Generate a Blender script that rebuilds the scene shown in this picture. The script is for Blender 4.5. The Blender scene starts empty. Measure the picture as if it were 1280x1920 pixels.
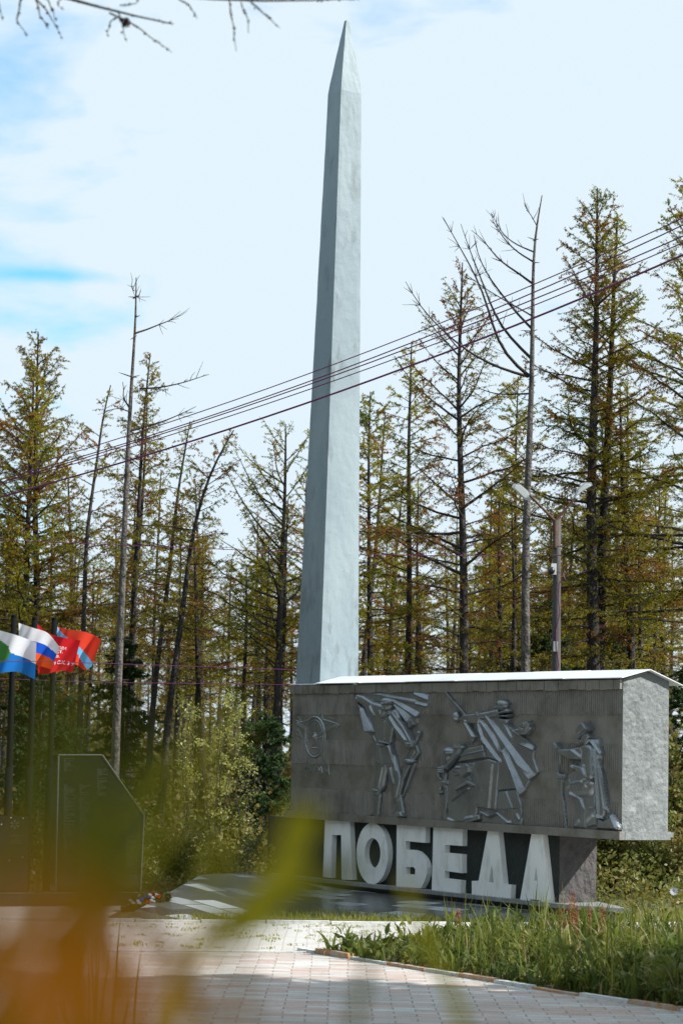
import bpy, bmesh, math, random
import numpy as np
from mathutils import Vector, Matrix
from mathutils.geometry import tessellate_polygon

SC = bpy.context.scene
COL = SC.collection
R = math.radians

# ------------------------------------------------------------------ camera
FPX = 4500.0                      # focal length in pixels of the 1280 x 1920 photograph
PITCH, ROLL, AZ = 0.0985, 0.0218, 0.573
CAM = np.array([0.0, 0.0, 2.5])
FW = np.array([0, math.cos(PITCH), math.sin(PITCH)])
_up = np.array([0, -math.sin(PITCH), math.cos(PITCH)])
_rt = np.array([1.0, 0, 0])
RT = math.cos(ROLL) * _rt + math.sin(ROLL) * _up
UP = -math.sin(ROLL) * _rt + math.cos(ROLL) * _up
cam_data = bpy.data.cameras.new('camera')
cam = bpy.data.objects.new('camera', cam_data)
COL.objects.link(cam)
cam.matrix_world = Matrix(((RT[0], UP[0], -FW[0], CAM[0]), (RT[1], UP[1], -FW[1], CAM[1]),
                           (RT[2], UP[2], -FW[2], CAM[2]), (0, 0, 0, 1)))
cam_data.sensor_fit = 'VERTICAL'
cam_data.sensor_height = 36.0
cam_data.lens = FPX / 1920 * 36.0
cam_data.clip_start = 0.05
cam_data.clip_end = 2000
cam_data.dof.use_dof = True
cam_data.dof.focus_distance = 37.0
cam_data.dof.aperture_fstop = 2.8
SC.camera = cam

# ------------------------------------------------------------------ world, sun, exposure
SUN_EL = R(37)
SUN_DIR = Vector((0.784, -0.151, 0.602)).normalized()
SUN_AZ = math.atan2(SUN_DIR.x, SUN_DIR.y)
world = bpy.data.worlds.new('World')
SC.world = world
world.use_nodes = True
nt = world.node_tree
nt.nodes.clear()
def wn(t, **k):
    n = nt.nodes.new(t)
    for a, b in k.items():
        setattr(n, a, b)
    return n
def wl(a, b):
    nt.links.new(a, b)
sky = wn('ShaderNodeTexSky')
sky.sky_type = 'NISHITA'
sky.sun_disc = False
sky.sun_elevation = SUN_EL
sky.sun_rotation = SUN_AZ
sky.air_density = 1.2
sky.dust_density = 0.6
sky.ozone_density = 2.0
tc = wn('ShaderNodeTexCoord')
mp = wn('ShaderNodeMapping')
mp.inputs['Scale'].default_value = (7.0, 3.0, 17.0)
mp.inputs['Location'].default_value = (0.35, 0.0, 0.2)
wl(tc.outputs['Generated'], mp.inputs['Vector'])
nz = wn('ShaderNodeTexNoise')
nz.inputs['Scale'].default_value = 1.6
nz.inputs['Detail'].default_value = 7
nz.inputs['Roughness'].default_value = 0.55
nz.inputs['Distortion'].default_value = 0.35
wl(mp.outputs['Vector'], nz.inputs['Vector'])
# the cloud deck thins out towards the left of the view (a lower threshold there)
sepx = wn('ShaderNodeSeparateXYZ')
wl(tc.outputs['Generated'], sepx.inputs[0])
thin = wn('ShaderNodeMapRange')
thin.inputs['From Min'].default_value = -0.16
thin.inputs['From Max'].default_value = -0.055
thin.inputs['To Min'].default_value = 0.0
thin.inputs['To Max'].default_value = 0.16
wl(sepx.outputs['X'], thin.inputs['Value'])
addn = wn('ShaderNodeMath', operation='ADD')
wl(nz.outputs['Fac'], addn.inputs[0])
wl(thin.outputs['Result'], addn.inputs[1])
# one clear gap in the deck, low on the left
def gap(vx, vz, rx, rz):
    sx = wn('ShaderNodeMath', operation='SUBTRACT'); wl(sepx.outputs['X'], sx.inputs[0]); sx.inputs[1].default_value = vx
    sz = wn('ShaderNodeMath', operation='SUBTRACT'); wl(sepx.outputs['Z'], sz.inputs[0]); sz.inputs[1].default_value = vz
    dx = wn('ShaderNodeMath', operation='DIVIDE'); wl(sx.outputs[0], dx.inputs[0]); dx.inputs[1].default_value = rx
    dz = wn('ShaderNodeMath', operation='DIVIDE'); wl(sz.outputs[0], dz.inputs[0]); dz.inputs[1].default_value = rz
    px = wn('ShaderNodeMath', operation='POWER'); wl(dx.outputs[0], px.inputs[0]); px.inputs[1].default_value = 2
    pz = wn('ShaderNodeMath', operation='POWER'); wl(dz.outputs[0], pz.inputs[0]); pz.inputs[1].default_value = 2
    s = wn('ShaderNodeMath', operation='ADD'); wl(px.outputs[0], s.inputs[0]); wl(pz.outputs[0], s.inputs[1])
    e = wn('ShaderNodeMath', operation='MULTIPLY'); wl(s.outputs[0], e.inputs[0]); e.inputs[1].default_value = -1
    g = wn('ShaderNodeMath', operation='EXPONENT'); wl(e.outputs[0], g.inputs[0])
    return g.outputs[0]
def minus(a, g, k):
    m = wn('ShaderNodeMath', operation='MULTIPLY_ADD')
    wl(g, m.inputs[0]); m.inputs[1].default_value = -k; wl(a, m.inputs[2])
    return m.outputs[0]
fac = addn.outputs[0]
fac = minus(fac, gap(-0.122, 0.1915, 0.028, 0.0032), 0.26)
fac = minus(fac, gap(-0.135, 0.262, 0.05, 0.02), 0.07)
ramp = wn('ShaderNodeValToRGB')
ramp.color_ramp.elements[0].position = 0.24
ramp.color_ramp.elements[0].color = (0, 0, 0, 1)
ramp.color_ramp.elements[1].position = 0.56
ramp.color_ramp.elements[1].color = (1, 1, 1, 1)
wl(fac, ramp.inputs['Fac'])
skyb = wn('ShaderNodeMix', data_type='RGBA', blend_type='MULTIPLY')
skyb.inputs['Factor'].default_value = 1.0
skyb.inputs['B'].default_value = (0.62, 1.25, 1.55, 1)
wl(sky.outputs['Color'], skyb.inputs['A'])
mixc = wn('ShaderNodeMix', data_type='RGBA')
wl(ramp.outputs['Color'], mixc.inputs['Factor'])
wl(skyb.outputs['Result'], mixc.inputs['A'])
mixc.inputs['B'].default_value = (5.1, 6.0, 6.6, 1)
bg = wn('ShaderNodeBackground')
bg.inputs['Strength'].default_value = 0.1
wl(mixc.outputs['Result'], bg.inputs['Color'])
wout = wn('ShaderNodeOutputWorld')
wl(bg.outputs[0], wout.inputs[0])

sd = bpy.data.lights.new('sun', 'SUN')
sd.energy = 5.0
sd.angle = R(0.5)
sd.color = (1.0, 0.96, 0.90)
sun = bpy.data.objects.new('sun', sd)
COL.objects.link(sun)
sun.rotation_euler = SUN_DIR.to_track_quat('Z', 'Y').to_euler()
sun.location = SUN_DIR * 60

SC.view_settings.view_transform = 'Standard'
SC.view_settings.look = 'None'
SC.view_settings.exposure = 0.6
SC.view_settings.gamma = 1.0
SC.view_settings.use_curve_mapping = False
SC.cycles.max_bounces = 6
SC.cycles.transparent_max_bounces = 4

# ------------------------------------------------------------------ coordinates
AO = np.array([4.145, 35.0, 0.0])                         # near right bottom corner of the block
DU = np.array([-math.sin(AZ), math.cos(AZ), 0.0])         # along the block, away to the left
DV = np.array([math.cos(AZ), math.sin(AZ), 0.0])          # through the block, away to the right
def UVZ(u, v, z):
    return AO + DU * u + DV * v + np.array([0, 0, z])
def ray(px, py):
    return RT * ((px - 640) / FPX) + UP * ((960 - py) / FPX) + FW
def at(px, py, y):
    q = ray(px, py)
    return CAM + q * (y / q[1])
def on_ground(px, py, z=0.0):
    q = ray(px, py)
    return CAM + q * ((z - CAM[2]) / q[2])
def on_plane(px, py, P0, n):
    q = ray(px, py)
    return CAM + q * (np.dot(np.asarray(P0) - CAM, n) / np.dot(q, n))
def panel(px, py, v=0.0):
    """photo pixel -> (distance along the block from its left end, height) on the relief wall"""
    P = on_plane(px, py, AO + DV * v, DV)
    return np.dot(P - AO, DU), P[2]

# ------------------------------------------------------------------ mesh building
class MB:
    def __init__(s):
        s.V = []; s.F = []; s.n = 0
    def add(s, V, F, m=0):
        V = np.asarray(V, dtype=np.float64).reshape(-1, 3)
        if isinstance(F, np.ndarray):
            s.F.append((F + s.n, np.full(len(F), m) if np.isscalar(m) else np.asarray(m)))
        else:
            for k in sorted(set(len(f) for f in F)):
                A = np.array([f for f in F if len(f) == k])
                s.F.append((A + s.n, np.full(len(A), m)))
        s.V.append(V); s.n += len(V)
    def box(s, a, b, m=0, fr=None):
        (x0, y0, z0), (x1, y1, z1) = a, b
        V = [(x0, y0, z0), (x1, y0, z0), (x1, y1, z0), (x0, y1, z0), (x0, y0, z1), (x1, y0, z1), (x1, y1, z1), (x0, y1, z1)]
        if fr: V = [fr(*p) for p in V]
        s.add(V, [(0, 3, 2, 1), (4, 5, 6, 7), (0, 1, 5, 4), (1, 2, 6, 5), (2, 3, 7, 6), (3, 0, 4, 7)], m)
    def tubes(s, P, Rr, n=5, m=0, caps=False):
        P = np.asarray(P, float); Rr = np.asarray(Rr, float)
        if P.ndim == 2: P = P[None]; Rr = Rr[None]
        N, K, _ = P.shape
        if N == 0: return
        T = np.gradient(P, axis=1)
        T /= np.linalg.norm(T, axis=2, keepdims=True) + 1e-9
        ref = np.zeros_like(T); 
        vert = np.abs(T[:, :1, 2]).repeat(K, 1) > 0.8
        ref[..., 2] = 1; ref[vert] = (1, 0, 0)
        a = np.cross(T, ref); a /= np.linalg.norm(a, axis=2, keepdims=True) + 1e-9
        b = np.cross(T, a)
        th = np.linspace(0, 2 * np.pi, n, endpoint=False)
        V = P[:, :, None] + Rr[:, :, None, None] * (np.cos(th)[None, None, :, None] * a[:, :, None] + np.sin(th)[None, None, :, None] * b[:, :, None])
        idx = np.arange(N * K * n).reshape(N, K, n)
        A = idx[:, :-1, :]; B = np.roll(A, -1, 2); D = idx[:, 1:, :]; Cc = np.roll(D, -1, 2)
        s.add(V.reshape(-1, 3), np.stack([A, B, Cc, D], -1).reshape(-1, 4), m)
        if caps:
            base = s.n - N * K * n
            for i in range(N):
                s.F.append((np.array([idx[i, 0, ::-1] + base]), np.array([m])))
                s.F.append((np.array([idx[i, -1] + base]), np.array([m])))
    def tris(s, C, size, rng, m=0, quad=False, flat=0.0):
        """one small randomly turned leaf per centre"""
        N = len(C)
        if N == 0: return
        size = np.broadcast_to(size, N)
        a = rng.normal(size=(N, 3)); a[:, 2] *= (1 - flat)
        a /= np.linalg.norm(a, axis=1, keepdims=True)
        b = rng.normal(size=(N, 3)); b[:, 2] *= (1 - flat)
        b -= (a * b).sum(1, keepdims=True) * a; b /= np.linalg.norm(b, axis=1, keepdims=True) + 1e-9
        if quad:
            V = np.stack([C - a * size[:, None] * .6, C + b * size[:, None] * .32, C + a * size[:, None] * .6, C - b * size[:, None] * .32], 1)
            F = np.arange(N * 4).reshape(N, 4)
        else:
            V = np.stack([C - a * size[:, None] * .6 - b * size[:, None] * .2, C + a * size[:, None] * .6, C + b * size[:, None] * .42], 1)
            F = np.arange(N * 3).reshape(N, 3)
        s.add(V.reshape(-1, 3), F, m)
    def mesh(s, name, mats, smooth=False):
        me = bpy.data.meshes.new(name)
        V = np.concatenate(s.V) if s.V else np.zeros((0, 3))
        me.vertices.add(len(V)); me.vertices.foreach_set('co', V.astype(np.float32).ravel())
        nl = sum(f.size for f, _ in s.F); nf = sum(len(f) for f, _ in s.F)
        me.loops.add(nl); me.polygons.add(nf)
        me.loops.foreach_set('vertex_index', np.concatenate([f.ravel() for f, _ in s.F]).astype(np.int32))
        tot = np.concatenate([np.full(len(f), f.shape[1]) for f, _ in s.F]).astype(np.int32)
        me.polygons.foreach_set('loop_start', np.concatenate([[0], np.cumsum(tot)[:-1]]).astype(np.int32))
        if not isinstance(mats, (list, tuple)): mats = [mats]
        for mt in mats: me.materials.append(mt)
        me.polygons.foreach_set('material_index', np.concatenate([m for _, m in s.F]).astype(np.int32))
        me.polygons.foreach_set('use_smooth', np.full(nf, bool(smooth)))
        me.update(calc_edges=True)
        me.validate()
        return me
    def obj(s, name, mats, parent=None, smooth=False):
        return link(name, s.mesh(name, mats, smooth), parent)

def link(name, me, parent=None):
    o = bpy.data.objects.new(name, me)
    COL.objects.link(o)
    if parent is not None:
        o.parent = parent
        o.matrix_parent_inverse = parent.matrix_basis.inverted()
    return o
def tag(o, label=None, cat=None, group=None, kind=None):
    if label: o['label'] = label
    if cat: o['category'] = cat
    if group: o['group'] = group
    if kind: o['kind'] = kind
    return o
def thing(name, label, cat, loc=(0, 0, 0), group=None):
    o = bpy.data.objects.new(name, None)
    o.empty_display_size = 0.3
    COL.objects.link(o)
    o.location = loc
    return tag(o, label, cat, group)

# ------------------------------------------------------------------ materials
def mat(name, base, rough=0.8, metal=0.0, var=None, bump=None, trans=0.0, spec=0.5, var2=None, objrand=0.0, var3=None):
    """var = (colour, noise scale, low, high); bump = (scale, distance); trans = share of light let through"""
    m = bpy.data.materials.new(name)
    m.use_nodes = True
    t = m.node_tree; t.nodes.clear()
    N = t.nodes.new; L = t.links.new
    out = N('ShaderNodeOutputMaterial')
    bs = N('ShaderNodeBsdfPrincipled')
    bs.inputs['Roughness'].default_value = rough
    bs.inputs['Metallic'].default_value = metal
    bs.inputs['Specular IOR Level'].default_value = spec
    co = N('ShaderNodeTexCoord')
    col = None
    rgb = N('ShaderNodeRGB'); rgb.outputs[0].default_value = (*base, 1); col = rgb.outputs[0]
    for v in (var, var2, var3):
        if not v: continue
        c2, sc, lo, hi = v[:4]
        n = N('ShaderNodeTexNoise'); n.inputs['Scale'].default_value = sc
        n.inputs['Detail'].default_value = 6; n.inputs['Roughness'].default_value = 0.6
        if len(v) > 4:
            mpn = N('ShaderNodeMapping'); mpn.inputs['Scale'].default_value = v[4]
            L(co.outputs['Object'], mpn.inputs['Vector']); L(mpn.outputs[0], n.inputs['Vector'])
        else:
            L(co.outputs['Object'], n.inputs['Vector'])
        r = N('ShaderNodeMapRange'); r.inputs['From Min'].default_value = lo; r.inputs['From Max'].default_value = hi
        L(n.outputs['Fac'], r.inputs['Value'])
        mx = N('ShaderNodeMix'); mx.data_type = 'RGBA'
        L(r.outputs['Result'], mx.inputs['Factor']); L(col, mx.inputs['A']); mx.inputs['B'].default_value = (*c2, 1)
        col = mx.outputs['Result']
    if objrand:
        oi = N('ShaderNodeObjectInfo')
        hs = N('ShaderNodeHueSaturation')
        r = N('ShaderNodeMapRange'); r.inputs['To Min'].default_value = 1 - objrand; r.inputs['To Max'].default_value = 1 + objrand
        L(oi.outputs['Random'], r.inputs['Value']); L(r.outputs['Result'], hs.inputs['Value'])
        r2 = N('ShaderNodeMapRange'); r2.inputs['To Min'].default_value = 0.5 - objrand * .05; r2.inputs['To Max'].default_value = 0.5 + objrand * .05
        L(oi.outputs['Random'], r2.inputs['Value']); L(r2.outputs['Result'], hs.inputs['Hue'])
        L(col, hs.inputs['Color']); col = hs.outputs['Color']
    L(col, bs.inputs['Base Color'])
    if bump:
        n = N('ShaderNodeTexNoise'); n.inputs['Scale'].default_value = bump[0]; n.inputs['Detail'].default_value = 5
        L(co.outputs['Object'], n.inputs['Vector'])
        b = N('ShaderNodeBump'); b.inputs['Distance'].default_value = bump[1]; b.inputs['Strength'].default_value = 1.0
        L(n.outputs['Fac'], b.inputs['Height']); L(b.outputs['Normal'], bs.inputs['Normal'])
    sh = bs.outputs[0]
    if trans:
        tr = N('ShaderNodeBsdfTranslucent'); L(col, tr.inputs['Color'])
        ms = N('ShaderNodeMixShader'); ms.inputs['Fac'].default_value = trans
        L(sh, ms.inputs[1]); L(tr.outputs[0], ms.inputs[2]); sh = ms.outputs[0]
    L(sh, out.inputs['Surface'])
    return m

def paver(name, c1, c2, mortar, bw, bh, grime, moss):
    m = bpy.data.materials.new(name); m.use_nodes = True
    t = m.node_tree; N = t.nodes.new; L = t.links.new
    bs = t.nodes['Principled BSDF']; bs.inputs['Roughness'].default_value = 0.85
    co = N('ShaderNodeTexCoord')
    br = N('ShaderNodeTexBrick')
    br.inputs['Color1'].default_value = (*c1, 1); br.inputs['Color2'].default_value = (*c2, 1)
    br.inputs['Mortar'].default_value = (*mortar, 1)
    br.inputs['Scale'].default_value = 1.0
    br.inputs['Mortar Size'].default_value = 0.008
    br.inputs['Mortar Smooth'].default_value = 0.3
    br.inputs['Brick Width'].default_value = bw; br.inputs['Row Height'].default_value = bh
    dn = N('ShaderNodeTexNoise'); dn.inputs['Scale'].default_value = 0.9; dn.inputs['Detail'].default_value = 3
    L(co.outputs['Object'], dn.inputs['Vector'])
    vm = N('ShaderNodeVectorMath'); vm.operation = 'MULTIPLY_ADD'
    vm.inputs[1].default_value = (0.05, 0.05, 0)
    L(dn.outputs['Color'], vm.inputs[0]); L(co.outputs['Object'], vm.inputs[2]); L(vm.outputs[0], br.inputs['Vector'])
    col = br.outputs['Color']
    for sc, lo, hi, c, st in ((1.0, 0.46, 0.62, tuple(0.5 * a + 0.5 * b_ for a, b_ in zip(c1, c2)), (1.6, 5.0, 1)), (1.0, 0.52, 0.68, grime, (2.2, 9.0, 1)), (14.0, 0.6, 0.72, moss, (1, 1, 1)), (0.7, 0.45, 0.7, grime, (1, 1, 1))):
        n = N('ShaderNodeTexNoise'); n.inputs['Scale'].default_value = sc; n.inputs['Detail'].default_value = 6
        mpg = N('ShaderNodeMapping'); mpg.inputs['Scale'].default_value = st
        L(co.outputs['Object'], mpg.inputs['Vector']); L(mpg.outputs[0], n.inputs['Vector'])
        r = N('ShaderNodeMapRange'); r.inputs['From Min'].default_value = lo; r.inputs['From Max'].default_value = hi
        r.inputs['To Max'].default_value = 0.5
        L(n.outputs['Fac'], r.inputs['Value'])
        mx = N('ShaderNodeMix'); mx.data_type = 'RGBA'
        L(r.outputs['Result'], mx.inputs['Factor']); L(col, mx.inputs['A']); mx.inputs['B'].default_value = (*c, 1)
        col = mx.outputs['Result']
    L(col, bs.inputs['Base Color'])
    b = N('ShaderNodeBump'); b.inputs['Distance'].default_value = 0.012
    inv = N('ShaderNodeMath'); inv.operation = 'SUBTRACT'; inv.inputs[0].default_value = 1; L(br.outputs['Fac'], inv.inputs[1])
    L(inv.outputs[0], b.inputs['Height']); L(b.outputs['Normal'], bs.inputs['Normal'])
    return m

M_silver = mat('silver_painted_concrete', (0.205, 0.265, 0.295), 0.65, 0.1, var3=((0.06, 0.07, 0.075), 26.0, 0.66, 0.74), var=((0.10, 0.125, 0.135), 3.6, 0.56, 0.74, (1, 1, 0.35)), bump=(4.5, 0.010), var2=((0.265, 0.33, 0.355), 1.1, 0.48, 0.72, (1, 1, 0.25)))
M_silver_rough = mat('silver_painted_stucco', (0.17, 0.19, 0.19), 0.7, 0.05, var=((0.09, 0.10, 0.095), 2.6, 0.5, 0.75, (1, 1, 0.5)), bump=(22.0, 0.013), var2=((0.29, 0.31, 0.31), 4.0, 0.52, 0.78))
M_bronze = mat('dark_bronze_paint', (0.285, 0.28, 0.262), 0.42, 0.55, var=((0.14, 0.131, 0.116), 2.2, 0.45, 0.75), bump=(30.0, 0.006), var2=((0.15, 0.145, 0.135), 9.0, 0.62, 0.8))
M_bronze_fig = mat('dark_bronze_relief', (0.29, 0.315, 0.33), 0.33, 0.75, var=((0.20, 0.21, 0.215), 3.0, 0.45, 0.75), bump=(25.0, 0.006))
M_roof = mat('white_sheet_metal', (0.78, 0.82, 0.85), 0.35, 0.2, var=((0.6, 0.64, 0.66), 1.3, 0.5, 0.8))
M_letter = mat('white_letter_paint', (0.86, 0.88, 0.87), 0.75, var3=((0.4, 0.39, 0.36), 24.0, 0.66, 0.76), var=((0.60, 0.61, 0.58), 5.0, 0.5, 0.78, (1, 1, 0.4)), bump=(40.0, 0.004))
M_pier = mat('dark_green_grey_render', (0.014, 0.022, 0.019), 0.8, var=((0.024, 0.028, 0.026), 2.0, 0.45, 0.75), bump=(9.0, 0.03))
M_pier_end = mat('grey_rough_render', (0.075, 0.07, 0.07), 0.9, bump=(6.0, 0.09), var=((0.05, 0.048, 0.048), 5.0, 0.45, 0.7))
M_slab_edge = mat('pale_granite_slab', (0.28, 0.29, 0.29), 0.5, var=((0.18, 0.18, 0.18), 8.0, 0.4, 0.7))
M_darkstone = mat('dark_granite', (0.03, 0.035, 0.035), 0.3, var=((0.06, 0.065, 0.06), 12.0, 0.5, 0.75))
M_black = mat('polished_black_granite', (0.012, 0.016, 0.014), 0.07, spec=0.6)
M_trim = mat('grey_stone_trim', (0.07, 0.073, 0.068), 0.6)
M_engrave = mat('engraved_grey_lettering', (0.055, 0.058, 0.052), 0.8)
M_soil = mat('forest_soil', (0.055, 0.045, 0.028), 0.95, var=((0.05, 0.06, 0.02), 1.2, 0.45, 0.65), var2=((0.11, 0.08, 0.045), 4.0, 0.55, 0.75), bump=(5, 0.05))
M_lawn_base = mat('lawn_soil', (0.10, 0.10, 0.035), 0.95, var=((0.06, 0.07, 0.02), 3, 0.4, 0.7))
M_bark = mat('larch_bark', (0.022, 0.018, 0.016), 0.9, var=((0.085, 0.075, 0.068), 9.0, 0.52, 0.7, (1, 1, 0.35)), bump=(16, 0.06), objrand=0.25)
M_bark_pale = mat('pale_dead_bark', (0.12, 0.108, 0.098), 0.85, var=((0.04, 0.035, 0.032), 9.0, 0.46, 0.62, (1, 1, 0.4)), bump=(16, 0.06))
M_twig = mat('larch_twig', (0.028, 0.02, 0.016), 0.9)
M_needle = mat('larch_needles', (0.30, 0.25, 0.014), 0.7, trans=0.5, var=((0.13, 0.16, 0.016), 0.9, 0.45, 0.68), objrand=0.25, spec=0.2)
M_rust = mat('rusty_needles', (0.30, 0.125, 0.02), 0.75, trans=0.45, var=((0.22, 0.16, 0.018), 1.3, 0.45, 0.65), objrand=0.2, spec=0.2)
M_spruce = mat('dark_needles', (0.04, 0.075, 0.022), 0.7, trans=0.4, objrand=0.2, spec=0.2)
M_leaf = mat('birch_leaves', (0.40, 0.40, 0.13), 0.36, trans=0.45, var=((0.14, 0.17, 0.04), 1.5, 0.42, 0.65), spec=0.4)
M_leaf_dark = mat('shrub_leaves', (0.15, 0.17, 0.035), 0.5, trans=0.45, var=((0.24, 0.18, 0.045), 1.5, 0.45, 0.65), spec=0.4)
M_under = mat('undergrowth_leaves', (0.10, 0.10, 0.02), 0.65, trans=0.4, var=((0.17, 0.105, 0.026), 0.35, 0.45, 0.65), spec=0.3)
M_grass = mat('weed_blades', (0.12, 0.16, 0.026), 0.5, trans=0.5, var=((0.24, 0.23, 0.045), 1.1, 0.42, 0.66), spec=0.35)
M_grass_dk = mat('dark_weed_leaves', (0.07, 0.11, 0.02), 0.5, trans=0.4, var=((0.13, 0.16, 0.035), 2.0, 0.42, 0.66), spec=0.35)
M_straw = mat('dry_straw', (0.38, 0.28, 0.13), 0.8, trans=0.3, spec=0.2)
M_lawn = mat('lawn_blades', (0.26, 0.28, 0.045), 0.6, trans=0.45, var=((0.36, 0.32, 0.08), 1.5, 0.45, 0.7), spec=0.3)
M_sorrel = mat('sorrel_seed', (0.30, 0.10, 0.05), 0.8, trans=0.3)
M_near = mat('near_grass_blade', (0.30, 0.27, 0.012), 0.5, trans=0.55, spec=0.3)
M_near_dk = mat('near_grass_stem', (0.10, 0.105, 0.006), 0.5, trans=0.5, spec=0.3)
M_orange = mat('orange_petals', (0.64, 0.19, 0.006), 0.6, trans=0.5, spec=0.2)
M_wood = mat('weathered_pole_wood', (0.085, 0.080, 0.074), 0.85, var=((0.045, 0.042, 0.04), 3, 0.4, 0.7, (6, 6, 0.4)), bump=(30, 0.01))
M_rustmetal = mat('rusty_steel', (0.10, 0.05, 0.03), 0.75, var=((0.05, 0.03, 0.022), 8, 0.4, 0.7))
M_lamp = mat('lamp_housing', (0.42, 0.44, 0.44), 0.5)
M_lamplens = mat('lamp_lens', (0.60, 0.62, 0.6), 0.3)
M_darkplastic = mat('dark_plastic', (0.02, 0.022, 0.03), 0.3)
M_white = mat('white_plastic', (0.75, 0.77, 0.78), 0.4)
M_wire = mat('fringe_tinted_sheath', (0.11, 0.010, 0.075), 0.6)  # purple imitates the lens's colour fringing, painted into the cable colour
M_polemetal = mat('dark_pole_paint', (0.006, 0.007, 0.007), 0.85, spec=0.1)
M_kerb_w = mat('white_kerb_paint', (0.62, 0.63, 0.62), 0.8, var=((0.35, 0.33, 0.3), 9, 0.5, 0.75), bump=(20, .01))
M_kerb_o = mat('orange_kerb_paint', (0.46, 0.25, 0.12), 0.8, var=((0.42, 0.38, 0.33), 7, 0.45, 0.62), bump=(20, .01))
def cloth(n, c): return mat(n, c, 0.75, trans=0.35, spec=0.2)
F_white, F_blue, F_sky = cloth('white_cloth', (0.78, 0.79, 0.82)), cloth('blue_cloth', (0.01, 0.10, 0.62)), cloth('light_blue_cloth', (0.16, 0.50, 0.80))
F_azure = cloth('azure_cloth', (0.01, 0.17, 0.55)); F_green = cloth('green_cloth', (0.06, 0.22, 0.05))
F_orange = cloth('orange_red_cloth', (0.80, 0.10, 0.015)); F_red = cloth('red_cloth', (0.62, 0.012, 0.02)); F_scarlet = cloth('scarlet_cloth', (0.75, 0.055, 0.025))
P_near = paver('pink_grey_pavers', (0.44, 0.31, 0.26), (0.54, 0.555, 0.54), (0.20, 0.175, 0.145), 0.42, 0.20, (0.26, 0.25, 0.22), (0.08, 0.09, 0.05))
P_far = paver('pale_grey_pavers', (0.56, 0.55, 0.53), (0.50, 0.48, 0.47), (0.2, 0.19, 0.15), 0.30, 0.15, (0.38, 0.35, 0.3), (0.12, 0.15, 0.05))

# ------------------------------------------------------------------ the setting
def sheet(name, pts, z, m):
    b = MB(); n = len(pts)
    tri = tessellate_polygon([[Vector((p[0], p[1], 0)) for p in pts]])
    F = []
    for t in tri:
        a, bb, c = [np.array(pts[i][:2]) for i in t]
        cr = (bb[0] - a[0]) * (c[1] - a[1]) - (bb[1] - a[1]) * (c[0] - a[0])
        F.append(t if cr > 0 else t[::-1])
    b.add([(p[0], p[1], z) for p in pts], F)
    o = b.obj(name, m)
    return tag(o, kind='structure')
rng = np.random.default_rng(7)

sheet('ground', [(-600, -300), (600, -300), (600, 900), (-600, 900)], 0.0, M_soil)
EDGE = [(-9.0, 33.5), (-3.71, 34.23), (0.9, 34.89), (4.83, 36.0), (9.5, 37.4)]      # far kerb of the plaza
sheet('plaza', [(-2.1 - 7.5, 28.35), (-0.2, 29.89), (2.0, 32.0), (9.5, 33.2)] + EDGE[::-1][:3] + [(-3.3, 34.3), (-3.0, 41.0), (-12.0, 41.0), (-12.0, 28.0)], 0.004, P_far)
sheet('path', [(-9, 9.5), (9, 9.5), (9, 15.0), (-0.25, 29.8), (-9.0, 28.35)], 0.008, P_near)
sheet('lawn_ground', [(-3.2, 34.36)] + EDGE[2:] + [(9.5, 42), (-2.6, 42)], 0.012, M_lawn_base)
BED = [(-0.25, 29.85), (1.09, 27.71), (2.16, 25.93), (3.46, 23.96), (5.2, 21.2), (9, 15.2), (9.4, 33.1), (2.0, 31.9)]
sheet('flower_bed', BED, 0.016, M_soil)

# far kerb and the thin line between the two pavings: flush stones
def kerb(name, pts, w, h, mats, seg=1.0, jig=0.0):
    b = MB(); r = np.random.default_rng(3)
    P = [np.array(p, float) for p in pts]
    k = 0
    for a, c in zip(P[:-1], P[1:]):
        L = np.linalg.norm(c - a); n = max(1, round(L / seg)); d = (c - a) / L; s = np.array([-d[1], d[0]])
        for i in range(n):
            p0 = a + d * (L * i / n + 0.012); p1 = a + d * (L * (i + 1) / n - 0.012)
            o = r.normal(0, jig, 4)
            zz = h + r.normal(0, jig)
            q = [p0 + s * o[0], p1 + s * o[1], p1 + s * (w + o[1]), p0 + s * (w + o[0])]
            mi = k % len(mats) if len(mats) > 1 else 0
            b.add([(*x, -0.05) for x in q] + [(*x, zz) for x in q], [(4, 5, 6, 7), (0, 1, 5, 4), (1, 2, 6, 5), (2, 3, 7, 6), (3, 0, 4, 7)], mi)
            k += 1
    return tag(b.obj(name, mats), kind='structure')
kerb('plaza_kerb', EDGE, 0.12, 0.045, [M_kerb_w], 0.9, 0.004)
kerb('paving_kerb', [(-9.0, 28.37), (-2.09, 29.50), (-0.3, 29.83)], 0.07, 0.022, [M_kerb_w], 0.8, 0.003)
kerb('bed_kerb', [(-0.45, 30.12), (-0.21, 29.78), (1.05, 27.66), (2.12, 25.88), (3.42, 23.91), (5.2, 21.0), (9, 14.9)], 0.085, 0.045, [M_kerb_w, M_kerb_o], 0.75, 0.008)

# grassy bank the photographer stands on
b = MB(); xs = np.linspace(-5, 5, 24); ys = np.linspace(-4, 9.2, 28)
X, Y = np.meshgrid(xs, ys); Z = 1.25 * np.clip(1 - np.clip((Y - 2.6) / 6.4, 0, 1) ** 1.3, 0, 1) + 0.02
b.add(np.stack([X, Y, Z], -1).reshape(-1, 3), np.array([[i * 24 + j, i * 24 + j + 1, (i + 1) * 24 + j + 1, (i + 1) * 24 + j] for i in range(27) for j in range(23)]))
tag(b.obj('grass_bank', M_soil, smooth=True), kind='structure')

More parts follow.
